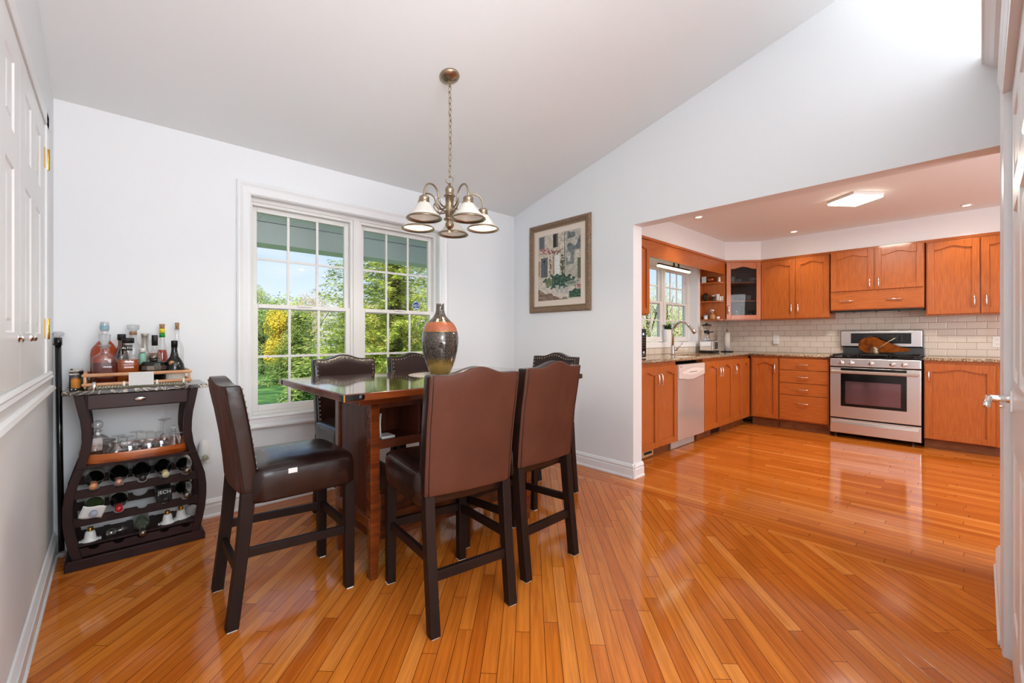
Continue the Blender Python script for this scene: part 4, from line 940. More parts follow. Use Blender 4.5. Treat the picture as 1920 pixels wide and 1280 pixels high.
def prof(rb, zb, zs, zn, rn, zt, z0=0, lip=True):
    p = [(rb*.9, z0), (rb, z0+.006), (rb, zs)]
    for i in range(1, 7): q = i/6; p.append((rn+(rb-rn)*(.5+.5*cos(pi*q)), zs+(zn-zs)*(q**.85)))
    p += [(rn, zt-.012)]
    if lip: p += [(rn*1.15, zt-.010), (rn*1.15, zt-.001), (rn, zt)]
    return p
B0 = TY+.0085
def bottle(nm, label, x, y, rb, zs, zn, rn, zt, liquid=None, level=None, glass=M_clear, cap=None, capz=None, capr=None, n=32, lab=None, rot=0, sq=1., z0=B0, smooth=True, group='bottles on the cabinet top', sup=None):
    t = thing(nm, label, 'bottle', (x, y, z0), 0, group)
    p = prof(rb, 0, zs, zn, rn, zt, z0); f = MB(); f.lathe(p, (x, y, 0), n, rot=rot, sy=sq, smooth=smooth, cap=False, sup=sup); f.lathe([(rb*.9, z0), (.0001, z0)], (x, y, 0), n, rot=rot, sy=sq, smooth=smooth, cap=False, sup=sup); g = f.build('glass', glass, t)
    if liquid:
        q = [(max(.001, r-.003), z) for r, z in p if z < level]; zl = q[-1][1]; q[0] = (q[0][0], z0+.004)
        # radius at the level
        for (ra, za), (rb_, zb_) in zip(p, p[1:]):
            if za <= level < zb_: q.append((ra+(rb_-ra)*(level-za)/(zb_-za)-.003, level))
        f = MB(); f.lathe(q, (x, y, 0), n, rot=rot, sy=sq, smooth=smooth, sup=sup); f.build('liquid', liquid, t)
    if cap:
        cr_ = capr or rn*1.25; f = MB(); f.lathe([(cr_, capz[0]), (cr_, capz[1]-.002), (cr_*.9, capz[1])], (x, y, 0), 28, sy=1); f.build('cap', cap, t)
    if lab:
        m_, za, zb_, rr = lab; f = MB(); f.lathe([(rr+.0008, za), (rr+.0008, zb_)], (x, y, 0), n, rot=rot, sy=sq, cap=False, smooth=smooth, sup=sup); f.build('label', m_, t)
    return t
def liq(n, c, a=.55): return mat(n, c, .06, trans=a, ior=1.33)
M_amb = liq('amber spirit', '#c4621c'); M_wh = liq('dark red spirit', '#6e2418', .45); M_or = liq('orange liqueur', '#d0531f', .35); M_pk = liq('pale rose spirit', '#a8604a', .4)
# back row
t = bottle('liquor_bottle', 'large round-shouldered bottle of orange liqueur at the back left of the tray', -3.197, -.125, .060, 1.075, 1.176, .0155, 1.243, M_or, 1.150, cap=glassmat('cap glass', (.9, .93, .95), gloss=.2), capz=(1.2, 1.25), capr=.0185, sq=.6)
f = MB(); f.lathe([(.0193, 1.208), (.0193, 1.232)], (-3.197, -.125, 0), 24, cap=False); f.build('tax_strip', mat('pale blue label', '#8fb3be', .6), t)
bottle('liquor_bottle', 'dark brown bottle with black top behind the square amber bottle', -3.128, -.155, .032, 1.045, 1.13, .0145, 1.175, liq('brown spirit', '#5a2c16', .3), 1.10, glass=glassmat('brown glass', (.35, .18, .10), gloss=.12), cap=M_blackm, capz=(1.150, 1.184))
t = bottle('liquor_bottle', 'round clear bottle with wide glass stopper behind the square amber bottle', -3.078, -.105, .044, 1.095, 1.15, .017, 1.195, cap=M_cork, capz=(1.18, 1.200), capr=.0165)
f = MB(); f.lathe([(.014, 1.199), (.018, 1.206), (.027, 1.214), (.028, 1.232), (.026, 1.237), (.020, 1.238), (.0001, 1.2365)], (-3.078, -.105, 0), 32); f.build('stopper', mat('stopper crystal', '#dfe3e4', .05, trans=.7), t)
bottle('liquor_bottle', 'tall frosted clear bottle neck between the stoppered bottle and the brown-capped bottle', -3.027, -.115, .030, 1.03, 1.10, .017, 1.187, glass=glassmat('frosted white glass', (.82, .80, .76), gloss=.12, rough=.2), cap=mat('frosted cap', '#d5d0c8', .4), capz=(1.165, 1.19), capr=.0165)
bottle('liquor_bottle', 'small pale green labelled bottle in front of the frosted neck', -3.041, -.185, .0155, 1.07, 1.085, .0105, 1.10, glass=glassmat('pale green clear glass', (.75, .86, .80)), cap=M_white, capz=(1.082, 1.104), capr=.0125, lab=(mat('mint green label', '#8fc0ac', .5), 1.015, 1.075, .0155))
t = bottle('liquor_bottle', 'rose-coloured bottle with tall dark cap right of the green label', -2.985, -.150, .030, 1.062, 1.098, .0115, 1.150, M_pk, 1.075, cap=mat('dark brown cap', '#1f1a17', .4), capz=(1.118, 1.179), capr=.0145)
t = bottle('liquor_bottle', 'clear conical bottle with green and yellow collar and a cork stopper', -2.949, -.108, .030, 1.02, 1.175, .0115, 1.212, liq('red orange drink', '#b5452e', .35), 1.092)
for nm, m, a, b in (('green_collar', mat('green foil', '#1c8a2c', .4), 1.166, 1.192), ('yellow_collar', mat('yellow foil', '#e6d21e', .4), 1.192, 1.217)):
    f = MB(); f.lathe([(.0145 if m.name[0] == 'g' else .0132, a), (.0132, b)], (-2.949, -.108, 0), 28); f.build(nm, m, t)
f = MB(); f.lathe([(.011, 1.215), (.0135, 1.243), (.012, 1.245)], (-2.949, -.108, 0), 20); f.build('stopper', M_cork, t)
t = bottle('liquor_bottle', 'empty clear bottle with a cork at the back right of the tray', -2.878, -.100, .033, 1.09, 1.165, .0115, 1.222, lab=None)
f = MB(); f.lathe([(.0085, 1.212), (.011, 1.252), (.0095, 1.255)], (-2.878, -.100, 0), 20); f.build('stopper', M_cork, t)
# front row
t = bottle('decanter', 'square clear decanter with crystal stopper holding dark red spirit', -3.196, -.232, .0545, 1.050, 1.092, .0170, 1.118, M_wh, 1.032, n=48, sup=5)
f = MB(); f.lathe([(.012, 1.105), (.014, 1.122), (.026, 1.120), (.027, 1.125), (.014, 1.128), (.016, 1.135), (.0215, 1.150), (.024, 1.178), (.0235, 1.182), (.010, 1.184), (.0001, 1.184)], (-3.196, -.232, 0), 16, smooth=False); f.build('stopper', mat('stopper crystal', '#dfe3e4', .05, trans=.7), t)
t = bottle('liquor_bottle', 'embossed amber tequila bottle with black cap at the front of the tray', -3.103, -.232, .0520, 1.040, 1.080, .0185, 1.138, M_amb, 1.045, n=48, sup=5, cap=M_blackm, capz=(1.134, 1.163), capr=.0265)
text_part('lettering', 'ALTOS', M_white, t, (.000, -.0215, 1.108-B0), (pi/2, 0, 0), .0165)
f = MB(); f.lathe([(.0190, 1.094), (.0190, 1.122)], (-3.103, -.232, 0), 28, cap=False); f.build('neck_label', M_blackm, t)
f = MB()
for k in range(5): f.tube([(-3.138+.07*i/14, -.2805-.0008, .985+.014*k+.002*sin(i*1.9+k)) for i in range(15)], .0013, 5)
f.build('embossing', M_amb, t)
t = thing('liquor_bottle', 'low wide black bottle with silver band at the front centre of the tray', 'bottle', (-2.995, -.25, B0), 0, 'bottles on the cabinet top')
f = MB(); f.lathe([(.055, B0), (.058, B0+.006), (.060, 1.000), (.052, 1.022), (.046, 1.030), (.022, 1.036), (.018, 1.048)], (-2.995, -.248, 0), 12, sy=.8, smooth=False); f.build('glass', M_dglass, t, bevel=.002)
f = MB(); f.lathe([(.0615, .985), (.0615, 1.008)], (-2.995, -.248, 0), 12, sy=.8, smooth=False, cap=False); f.build('silver_band', M_pewter, t)
f = MB(); f.lathe([(.019, 1.046), (.021, 1.050), (.020, 1.066), (.014, 1.069)], (-2.995, -.248, 0), 24); f.build('cap', M_pewter, t)
t = thing('liquor_bottle', 'black cream-liqueur bottle with round seal and cream label at the front right', 'bottle', (-2.902, -.235, B0), 0, 'bottles on the cabinet top')
f = MB(); f.lathe([(.044, B0), (.047, B0+.006), (.048, .985), (.045, 1.010), (.034, 1.035), (.021, 1.055), (.0155, 1.08), (.0140, 1.112), (.0145, 1.118)], (-2.902, -.235, 0), 36); f.build('glass', M_dglass, t)
f = MB(); f.lathe([(.0150, 1.108), (.0155, 1.140), (.0150, 1.147), (.0001, 1.148)], (-2.902, -.235, 0), 28); f.build('cap', M_blackm, t)
f = MB(); f.lathe([(.0484, .925), (.0484, .966)], (-2.902, -.235, 0), 36, cap=False); f.build('label', M_lab, t)
f = MB(); f.lathe([(.0485, .966), (.0485, .980)], (-2.902, -.235, 0), 36, cap=False); f.build('label_band', M_blackm, t)
text_part('lettering', 'EMY', mat('gold print', '#c8a864', .4), t, (-.002, -.0492, .973-B0), (pi/2, 0, 0), .013)
f = MB(); f.lathe([(.0001, -.004), (.012, -.003), (.014, 0)], (-2.918, -.271, 1.020), 20, 'y'); f.v = [(x, y, z) for x, y, z in f.v]; f.build('seal', mat('bronze seal', '#a97f58', .4, metal=.3), t)
# left of the tray
t = thing('hip_flask', 'black square flask with steel rim standing left of the rattan tray', 'flask', (-3.306, -.12, TY))
f = MB(); f.box(-3.334, -3.279, -.135, -.105, TY, .985); f.build('body', mat('navy black leather', '#1b1c24', .4), t, bevel=.004)
f = MB(); f.box(-3.336, -3.277, -.137, -.103, .965, .974); f.box(-3.334, -3.279, -.134, -.106, .974, .990); f.lathe([(.005, .99), (.006, .998), (.0001, 1.0)], (-3.325, -.12, 0), 12); f.box(-3.312, -3.284, -.137, -.125, .984, .996); f.build('steel_rim', M_pewter, t, bevel=.001)
bottle('miniature_bottle', 'miniature bottle of orange liqueur in front of the black flask', -3.305, -.215, .0175, .950, .967, .006, .985, liq('bright orange liqueur', '#e5881f', .3), .955, z0=TY, lab=(mat('orange label', '#e08f34', .5), .902, .948, .0175), group='miniature bottles')
bottle('miniature_bottle', 'miniature dark green bottle between the flask and the rattan tray', -3.287, -.175, .0135, .952, .967, .006, .985, z0=TY, glass=mat('dark green glass', '#1d2a1a', .1), cap=M_blackm, capz=(.972, .989), lab=(mat('green label', '#47603c', .5), .905, .945, .0135), group='miniature bottles')
f = MB(); f.lathe([(.0075, TY), (.0085, TY+.001), (.0085, .938), (.0075, .938), (.0070, TY+.004)], (-3.234, -.342, 0), 24, cap=False); tag(f.build('steel_jigger', M_steel), 'small steel cup at the front edge of the marble top', 'cup')
f = MB(); f.box(-3.322, -3.294, -.312, -.290, TY, TY+.012); o = f.build('domino_box', M_blackm, bevel=.002); tag(o, 'tiny black case with two silver studs at the left front of the marble top', 'case')
for dx in (-.007, .007): f = MB(); f.sphere((-3.308+dx, -.3125, TY+.006), .004, 10, 6); q = f.build('stud', M_chrome, o)

# wooden tray of glassware on the shelf
SZ = .518
gt = thing('wooden_tray', 'oval orange wooden tray full of glassware on the shelf of the bar cabinet', 'tray', (-3.06, -.2, SZ))
M_otr = mat('glossy orange acacia', '#b5602a', .2, noise_col=('#7c3415', 3, (1, 1, 8), .45, .6), coat=.4)
n = 48; vs = []; fs = []
for k, (sc, z) in enumerate(((1, SZ), (1.012, SZ+.048), (.975, SZ+.048), (.965, SZ+.006))):
    for i in range(n):
        a = 2*pi*i/n; c_, s_ = cos(a), sin(a); r = (abs(c_)**3.2+abs(s_)**3.2)**(-1/3.2); vs.append((-3.055+r*c_*.238*sc, -.205+r*s_*.148*sc, z))
for j in range(3):
    for i in range(n): fs.append((j*n+i, j*n+(i+1) % n, (j+1)*n+(i+1) % n, (j+1)*n+i))
fs.append(tuple(range(3*n, 4*n))); fs.append(tuple(range(n-1, -1, -1)))
f = MB(); f.add(vs, fs, True); f.build('body', M_otr, gt, bevel=.002)
G0 = SZ+.0065; M_gl = glassmat('glassware', (.95, .96, .96), gloss=.13, dens=1.3)
t = thing('decanter', 'square clear decanter with a hollow ball stopper at the left of the wooden tray', 'decanter', (-3.235, -.24, G0))
f = MB(); f.lathe([(.048, G0), (.050, G0+.01), (.050, .625), (.040, .640), (.018, .652), (.015, .668), (.022, .674)], (-3.222, -.235, 0), 8, rot=pi/8, smooth=False); f.build('glass', M_gl, t)
f = MB(); f.sphere((-3.222, -.235, .704), .0235, 22, 14); f.lathe([(.010, .66), (.010, .684)], (-3.222, -.235, 0), 14); f.build('stopper', M_gl, t)
def tumbler(x, y, r, h, label, tilt=None):
    f = MB(); f.lathe([(r*.85, G0), (r*.9, G0+.004), (r, G0+h), (r-.003, G0+h), (r*.82, G0+.010), (.0001, G0+.010)], (x, y, 0), 24, cap=True); return tag(f.build('tumbler', M_gl), label, 'glass', 'tumblers in the wooden tray')
tumbler(-3.180, -.15, .030, .082, 'clear tumbler behind the ball-stoppered decanter'); tumbler(-3.235, -.155, .027, .075, 'clear tumbler at the back left corner of the wooden tray')
t = thing('decanter', 'small round-bellied clear jug at the front of the wooden tray', 'decanter', (-3.152, -.28, G0))
f = MB(); f.lathe([(.026, G0), (.040, G0+.012), (.044, G0+.035), (.036, G0+.055), (.020, G0+.066), (.018, G0+.080), (.024, G0+.090)], (-3.150, -.275, 0), 30, cap=False); f.build('glass', M_gl, t)
stemf = [(-3.141, -.15, .622), (-3.106, -.19, .617), (-3.065, -.14, .631), (-3.055, -.20, .597), (-3.020, -.15, .625), (-2.980, -.13, .612), (-2.943, -.17, .690)]
for i, (x, y, zt) in enumerate(stemf):
    wl = ['foot lowest at the left', 'second from the left', 'in the back row behind the jug', 'with its foot just above the tray rim', 'right of the tray centre', 'at the back right', 'standing tallest near the small decanter'][i]
    h = zt-G0; rb = .034 if i < 6 else .030
    f = MB(); f.lathe([(rb*.85, G0), (rb, G0+h*.16), (rb*.92, G0+h*.34), (rb*.5, G0+h*.48), (.005, G0+h*.55), (.0034, G0+h*.70), (.0034, G0+h*.90), (.008, G0+h*.955), (.031, G0+h*.985), (.031, G0+h)], (x, y, 0), 28, cap=False); f.lathe([(.031, G0+h), (.0001, G0+h-.0005)], (x, y, 0), 28, cap=False)
    tag(f.build('wine_glass', M_gl), 'upside-down stemmed glass, '+wl, 'glass', 'upside-down stemmed glasses in the wooden tray')
M_cut = mat('cut crystal', '#eef1f2', .06, trans=.8, ior=1.5)
for i, (x, y, r) in enumerate(((-3.095, -.285, .034), (-3.015, -.278, .036), (-2.960, -.245, .030))):
    f = MB(); f.lathe([(r*.6, G0), (r*.95, G0+.018), (r, G0+.042), (r*.95, G0+.052), (r*.88, G0+.050), (r*.6, G0+.012), (.0001, G0+.010)], (x, y, 0), 14, smooth=False)
    tag(f.build('crystal_cup', M_gl), ['cut crystal cup at the front left of the wooden tray', 'cut crystal cup at the front centre of the wooden tray', 'cut crystal cup left of the small decanter'][i], 'glass', 'cut crystal cups in the wooden tray')
t = thing('decanter', 'small conical decanter with a ball stopper at the right of the wooden tray', 'decanter', (-2.905, -.25, G0))
f = MB(); f.lathe([(.036, G0), (.038, G0+.006), (.034, .552), (.020, .590), (.011, .610), (.011, .630), (.018, .634), (.017, .637)], (-2.905, -.25, 0), 30, cap=False); f.build('glass', M_gl, t)
f = MB(); f.sphere((-2.905, -.25, .650), .0115, 16, 10); f.lathe([(.007, .625), (.007, .642)], (-2.905, -.25, 0), 12); f.build('stopper', mat('stopper crystal', '#dfe3e4', .05, trans=.7), t)
t = thing('glass_cream_jug', 'small clear jug with a handle at the right end of the wooden tray', 'jug', (-2.872, -.185, G0))
f = MB(); f.lathe([(.024, G0), (.030, G0+.02), (.028, G0+.05), (.022, G0+.066), (.026, G0+.078)], (-2.872, -.185, 0), 26, cap=False); f.build('glass', M_gl, t)
f = MB(); f.tube([(-2.848, -.195, G0+.025)]+[(-2.846+.020*sin(pi*q/8), -.197-.005*sin(pi*q/8), G0+.025+.045*q/8) for q in range(9)], .0035, 8); f.build('handle', M_gl, t)

# ================================================================== KITCHEN
YFc, XFc, CT = -1.275, 3.130, .955          # door faces and counter height
PFL = lambda h0=YFc: (lambda u, v, h: (u, h0-h, v))          # faces the room (-Y)
PFB = lambda h0=XFc: (lambda u, v, h: (h0-h, -u, v))         # faces the room (-X); u = -Y
def mhex(f, P, u0, u1, v0, v1, h0, h1): f.hexa([P(u0, v0, h0), P(u1, v0, h0), P(u1, v0, h1), P(u0, v0, h1)], [P(u0, v1, h0), P(u1, v1, h0), P(u1, v1, h1), P(u0, v1, h1)])
def mprism(f, P, pts, h0, h1):
    n = len(pts); f.add([P(u, v, h0) for u, v in pts]+[P(u, v, h1) for u, v in pts], [tuple(range(n)), tuple(range(2*n-1, n-1, -1))]+[(i, i+n, (i+1) % n+n, (i+1) % n) for i in range(n)])
def pull(P, parent, u, v, vertical=True, L=.096, h=.030):
    f = MB(); q = .5*L
    def W(a, hh): return Vector(P(u, v+a, hh)) if vertical else Vector(P(u+a, v, hh))
    pts = [W(-q*1.28, h*.80), W(-q, h*.93), W(-q*.5, h*1.02), W(0, h*1.05), W(q*.5, h*1.02), W(q, h*.93), W(q*1.28, h*.80)]
    f.tube(pts, [.0035, .0055, .0068, .0072, .0068, .0055, .0035], 10)
    for a in (-q, q): f.tube([W(a, .0), W(a, h*.95)], .0035, 8)
    return f.build('handle', M_chrome, parent)
def arch_pts(ua, ub, vl, rise, n=18, flat=.16):
    out = []
    for i in range(n+1):
        s = -1+2*i/n; q = min(1, abs(s)/(1-flat)); out.append((ua+(ub-ua)*i/n, vl+rise*(.5+.5*cos(pi*q))))
    return out
def cab_door(parent, P, u0, u1, v0, v1, arch=True, st=.055, glass=False, m=None, name='door'):
    m = m or M_cab; f = MB(); R = .030 if arch else 0
    if not glass: mhex(f, P, u0+.001, u1-.001, v0+.001, v1-.001, 0, .005)
    mhex(f, P, u0, u0+st, v0, v1, .001, .020); mhex(f, P, u1-st, u1, v0, v1, .001, .020); mhex(f, P, u0+st, u1-st, v0, v0+st, .001, .020)
    ap = arch_pts(u0+st, u1-st, v1-st-R, R); mprism(f, P, ap+[(u1-st, v1), (u0+st, v1)], .001, .020)
    return f.build(name, m, parent, bevel=.003)
def base_cab(label, P, u0, u1, doors, v0=.108, v1=.888, depth=.58, toe=True, handles=()):
    c = Vector(P((u0+u1)/2, 0, -depth/2)); t = thing('base_cabinet', label, 'cabinet', c, 0, 'lower kitchen cabinets')
    f = MB(); mhex(f, P, u0+.001, u1-.001, v0-.008, CT-.034, -depth, 0); f.build('carcass', M_cab, t)
    if toe: f = MB(); mhex(f, P, u0+.001, u1-.001, 0, v0-.008, -depth, -.070); f.build('toe_kick', M_toe, t)
    for i, (a, b) in enumerate(doors):
        d = cab_door(t, P, a, b, v0, v1)
        if i < len(handles) and handles[i] is not None: pull(lambda u, v, h: P(u, v, h+.020), d, handles[i], v1-.13)
    return t
PA = PFL()
base_cab('oak base cabinet beside the wall opening, left of the dishwasher', PA, .315, 1.075, [(.318, .690), (.694, 1.072)], handles=(.660, .724), v1=.885)
base_cab('oak sink base cabinet with two doors, right of the dishwasher', PA, 1.712, 2.532, [(1.717, 2.120), (2.127, 2.530)], handles=(2.092, 2.156))
base_cab('narrow oak base cabinet in the inner corner of the sink run', PA, 2.536, 3.125, [(2.540, 2.848), (2.856, 3.118)], handles=(2.575,))
# wall side of K wall: hidden end
PB = PFB()
base_cab('oak corner base cabinet with one door, left of the drawers', PB, 1.30, 1.635, [(1.325, 1.630)], v0=.120, v1=.897, handles=(1.600,))
t = thing('drawer_cabinet', 'oak base cabinet with four drawers, left of the stove', 'cabinet', (3.4, -1.9, 0), 0, 'lower kitchen cabinets')
f = MB(); mhex(f, PB, 1.637, 2.165, .112, CT-.034, -.58, 0); f.build('carcass', M_cab, t)
f = MB(); mhex(f, PB, 1.637, 2.165, 0, .112, -.58, -.055); f.build('toe_kick', M_toe, t)
for v0, v1 in ((.757, .898), (.595, .750), (.444, .588), (.127, .437)):
    f = MB(); mhex(f, PB, 1.648, 2.155, v0, v1, .001, .020); d = f.build('drawer', M_cabH, t, bevel=.003); pull(lambda u, v, h: PB(u, v, h+.020), d, 1.905, v0+(v1-v0)*.5 if v0 > .2 else .345, False)
base_cab('oak base cabinet with one wide arched door, right of the stove', PB, 2.988, 3.545, [(2.998, 3.492)], v0=.110, v1=.890, handles=(3.028,))
# dishwasher
t = thing('dishwasher', 'silver-grey dishwasher with a curved control panel under the granite counter', 'dishwasher', (1.39, -1.0, 0))
M_dw = mat('silver enamel', '#c9b9b2', .16, metal=.35, coat=.4)
f = MB(); mhex(f, PA, 1.080, 1.708, .100, .885, -.56, -.002); f.build('body', M_blackm, t)
f = MB(); mhex(f, PA, 1.086, 1.702, .104, .888, 0, .024); d = f.build('door', M_dw, t, bevel=.006)
f = MB(); pts = [(1.092, .742), (1.18, .735), (1.30, .722), (1.42, .722), (1.54, .738), (1.62, .752), (1.697, .765), (1.697, .882), (1.092, .882)]; mprism(f, PA, pts, .023, .032); cp = f.build('control_panel', mat('white enamel', '#ddd3cf', .2, coat=.4), d, bevel=.003)
f = MB(); pts = []
for i in range(25): s_ = i/24; pts.append((1.16+.52*s_, .800+.030*sin(pi*s_)+.02*s_))
for i in range(25): s_ = 1-i/24; pts.append((1.16+.52*s_, .790-.030*sin(pi*s_)+.02*s_))
mprism(f, PA, pts, .031, .034); f.build('button_plate', mat('pale button plate', '#ebe4e0', .3), cp)
f = MB()
for i in range(5): mhex(f, PA, 1.33+.035*i, 1.352+.035*i, .796, .804, .0335, .0350)
f.build('buttons', M_pewter, cp)
f = MB()
for i in range(4): mhex(f, PA, 1.112+.012*i, 1.121+.012*i, .858, .867, .0315, .0325)
f.build('maker_mark', M_pewter, cp)
f = MB(); mhex(f, PA, 1.086, 1.62, .004, .095, -.07, -.055); f.build('kick_plate', mat('light kick plate', '#c5bab4', .4), t)
# counter top: continuous granite with the sink hole
t = thing('worktop', 'speckled brown and cream granite worktop running round the kitchen corner', 'worktop', (3.0, -1.2, CT-.033))
f = MB(); yF = YFc-.020; xF = XFc-.030; sx0, sx1, sy0, sy1 = 1.70, 2.42, -1.205, -.885
for a in ((KX+.002, sx0, yF, KY-.013), (sx1, xF, yF, KY-.013), (sx0, sx1, yF, sy0), (sx0, sx1, sy1, KY-.013), (xF, 3.717, -2.178, KY-.013)): f.box(a[0], a[1], a[2], a[3], CT-.033, CT)
f.build('slab', M_gran, t)
f = MB(); f.tube([(KX+.01, yF, CT-.016), (xF+.01, yF, CT-.016)], .0165, 12); f.tube([(xF, yF, CT-.016), (xF, -2.178, CT-.016)], .0165, 12); f.build('rounded_edge', M_gran, t)
f = MB(); f.box(sx0-.01, sx1+.01, sy0-.01, sy0+.002, CT-.20, CT-.034); f.box(sx0-.01, sx1+.01, sy1-.002, sy1+.01, CT-.20, CT-.034); f.box(sx0-.01, sx0+.002, sy0, sy1, CT-.20, CT-.034); f.box(sx1-.002, sx1+.01, sy0, sy1, CT-.20, CT-.034); f.box(sx0, sx1, sy0, sy1, CT-.205, CT-.195)
tag(f.build('sink_basin', M_steel), 'stainless undermount sink basin set in the granite by the window', 'sink')
t = thing('worktop', 'short speckled granite worktop to the right of the stove', 'worktop', (3.4, -3.5, CT-.033))
f = MB(); f.box(xF, 3.717, -3.60, -2.984, CT-.033, CT); f.build('slab', M_gran, t, bevel=.008, seg=3)
# faucet
t = thing('faucet', 'brushed steel gooseneck kitchen faucet arching over the sink', 'faucet', (1.95, -.80, CT))
f = MB(); f.lathe([(.030, CT), (.030, CT+.008), (.024, CT+.014), (.022, CT+.02), (.022, CT+.10), (.018, CT+.115)], (1.95, -.80, 0), 28); f.build('base', M_nickel, t)
f = MB(); pts = [(1.95, -.80, CT+.10), (1.95, -.80, 1.235)]+[(1.95, -.80-.115*(1-cos(a)), 1.235+.115*sin(a)) for a in [pi*.8*i/12 for i in range(1, 13)]]
f.tube(pts, .0155, 16); f.build('spout', M_nickel, t)
p = Vector(pts[-1]); dd = (p-Vector(pts[-2])).normalized(); f = MB(); f.tube([p, p+dd*.02, p+dd*.06, p+dd*.11], [.0165, .0175, .021, .024], 20); f.build('spray_head', M_nickel, t)
f = MB(); f.tube([(1.972, -.81, CT+.06), (2.01, -.82, CT+.06)], .016, 16); f.tube([(2.005, -.82, CT+.065), (2.035, -.85, CT+.10), (2.06, -.87, CT+.135)], [.007, .006, .005], 10); f.build('lever', M_nickel, t)
# microwave
t = thing('microwave', 'black microwave with a button column, just inside the wall opening', 'microwave', (.62, -.88, CT))
f = MB(); f.box(.35, .886, -1.05, -.70, CT+.006, 1.255); f.build('body', M_black, t, bevel=.004)
f = MB(); f.box(.775, .882, -1.056, -1.050, CT+.012, 1.249); cp = f.build('control_panel', M_black, t, bevel=.001)
f = MB()
for i in range(5):
    for j in range(3): f.box(.792+.026*j, .808+.026*j, -1.0575, -1.0555, CT+.10+.026*i, CT+.108+.026*i)
f.build('buttons', M_pewter, cp)
f = MB(); f.lathe([(.018, 0), (.018, -.010), (.012, -.013)], (.825, -1.056, CT+.055), 20, 'y'); f.build('dial', M_chrome, cp)
f = MB(); f.lathe([(.010, 0), (.010, -.003)], (.825, -1.056, 1.20), 16, 'y'); f.build('clock_display', mat('bright display', '#e9f2ff', .3, emit=('#dfeaff', 2.)), cp)
f = MB(); f.box(.36, .77, -1.062, -1.050, CT+.012, 1.249); f.build('door', M_black, t, bevel=.003)
# small items along the counter
t = thing('potted_plant', 'small green plant in a white pot on the kitchen window sill', 'plant', (2.205, -.600, KWZ0))
f = MB(); f.lathe([(.045, KWZ0+.004), (.047, KWZ0+.008), (.066, 1.270), (.062, 1.270), (.058, 1.250), (.0001, 1.248)], (2.205, -.600, 0), 32); f.build('pot', M_white, t)
f = MB(); R_ = random.Random(3)
for i in range(34):
    a = R_.uniform(0, 2*pi); L_ = R_.uniform(.05, .095); el = R_.uniform(.2, 1.2); d = Vector((cos(a)*cos(el), sin(a)*cos(el), sin(el))); c = Vector((2.205, -.600, 1.262+R_.uniform(0, .03))); s_ = d.orthogonal().normalized()*.022
    f.add([c+d*L_*.2, c+d*L_*.6-s_, c+d*L_+Vector((0, 0, -.008)), c+d*L_*.6+s_], [(0, 1, 2, 3)]); f.tube([(2.205, -.600, 1.245), c+d*L_*.2], .0015, 4)
f.build('leaves', mat('dark green leaves', '#2f4d20', .45), t)
t = thing('toaster', 'chrome two-slice toaster at the back of the sink counter', 'toaster', (2.93, -.84, CT))
f = MB(); f.box(2.825, 3.035, -.925, -.745, CT+.018, CT+.175); f.build('chrome_body', M_chrome, t, bevel=.018, seg=4)
f = MB(); f.box(2.820, 3.040, -.93, -.74, CT+.002, CT+.026); f.build('base', M_blackm, t, bevel=.004)
f = MB(); f.box(2.90, 2.99, -.932, -.924, CT+.05, CT+.15); f.build('control_plate', M_black, t, bevel=.002)
t = thing('pour_over_coffee_maker', 'glass and black pour-over coffee cone standing behind the toaster', 'coffee maker', (2.93, -.80, CT))
f = MB(); f.lathe([(.050, 0), (.052, .01), (.040, .05), (.022, .105), (.022, .120), (.055, .18), (.058, .20)], (2.93, -.80, CT+.176), 28, cap=False); f.build('glass', glassmat('coffee glass', (.85, .84, .82), gloss=.14), t)
f = MB(); f.lathe([(.058, .196), (.066, .200), (.060, .212), (.02, .220), (.012, .235), (.0001, .236)], (2.93, -.80, CT+.176), 28); f.box(2.865, 2.885, -.86, -.84, CT+.255, CT+.275); f.build('lid', M_blackm, t)
f = MB(); f.lathe([(.030, .092), (.034, .100), (.034, .128), (.028, .135)], (2.93, -.80, CT+.176), 24); f.tube([(2.93, -.83, CT+.285), (2.91, -.90, CT+.285)], .007, 8); f.build('collar', M_blackm, t)
t = thing('paper_towel_holder', 'white paper towel roll on a dark stand in the counter corner', 'paper towel', (3.45, -.875, CT))
f = MB(); f.lathe([(.085, CT), (.085, CT+.006), (.078, CT+.012), (.008, CT+.013), (.006, CT+.015)], (3.45, -.875, 0), 32); f.build('stand_base', M_blackm, t)
f = MB(); f.lathe([(.040, CT+.014), (.040, CT+.285), (.012, CT+.285)], (3.45, -.875, 0), 32); f.build('paper_roll', mat('white paper towel', '#e6e1db', .85, bump=(90, .3)), t)
f = MB(); f.tube([(3.45, -.875, CT+.28), (3.45, -.875, CT+.305)], .005, 8); f.tube([(3.45+.017*cos(a), -.875, CT+.318+.017*sin(a)) for a in [2*pi*i/14 for i in range(14)]], .004, 8, closed=True); f.build('ring_top', M_pewter, t)
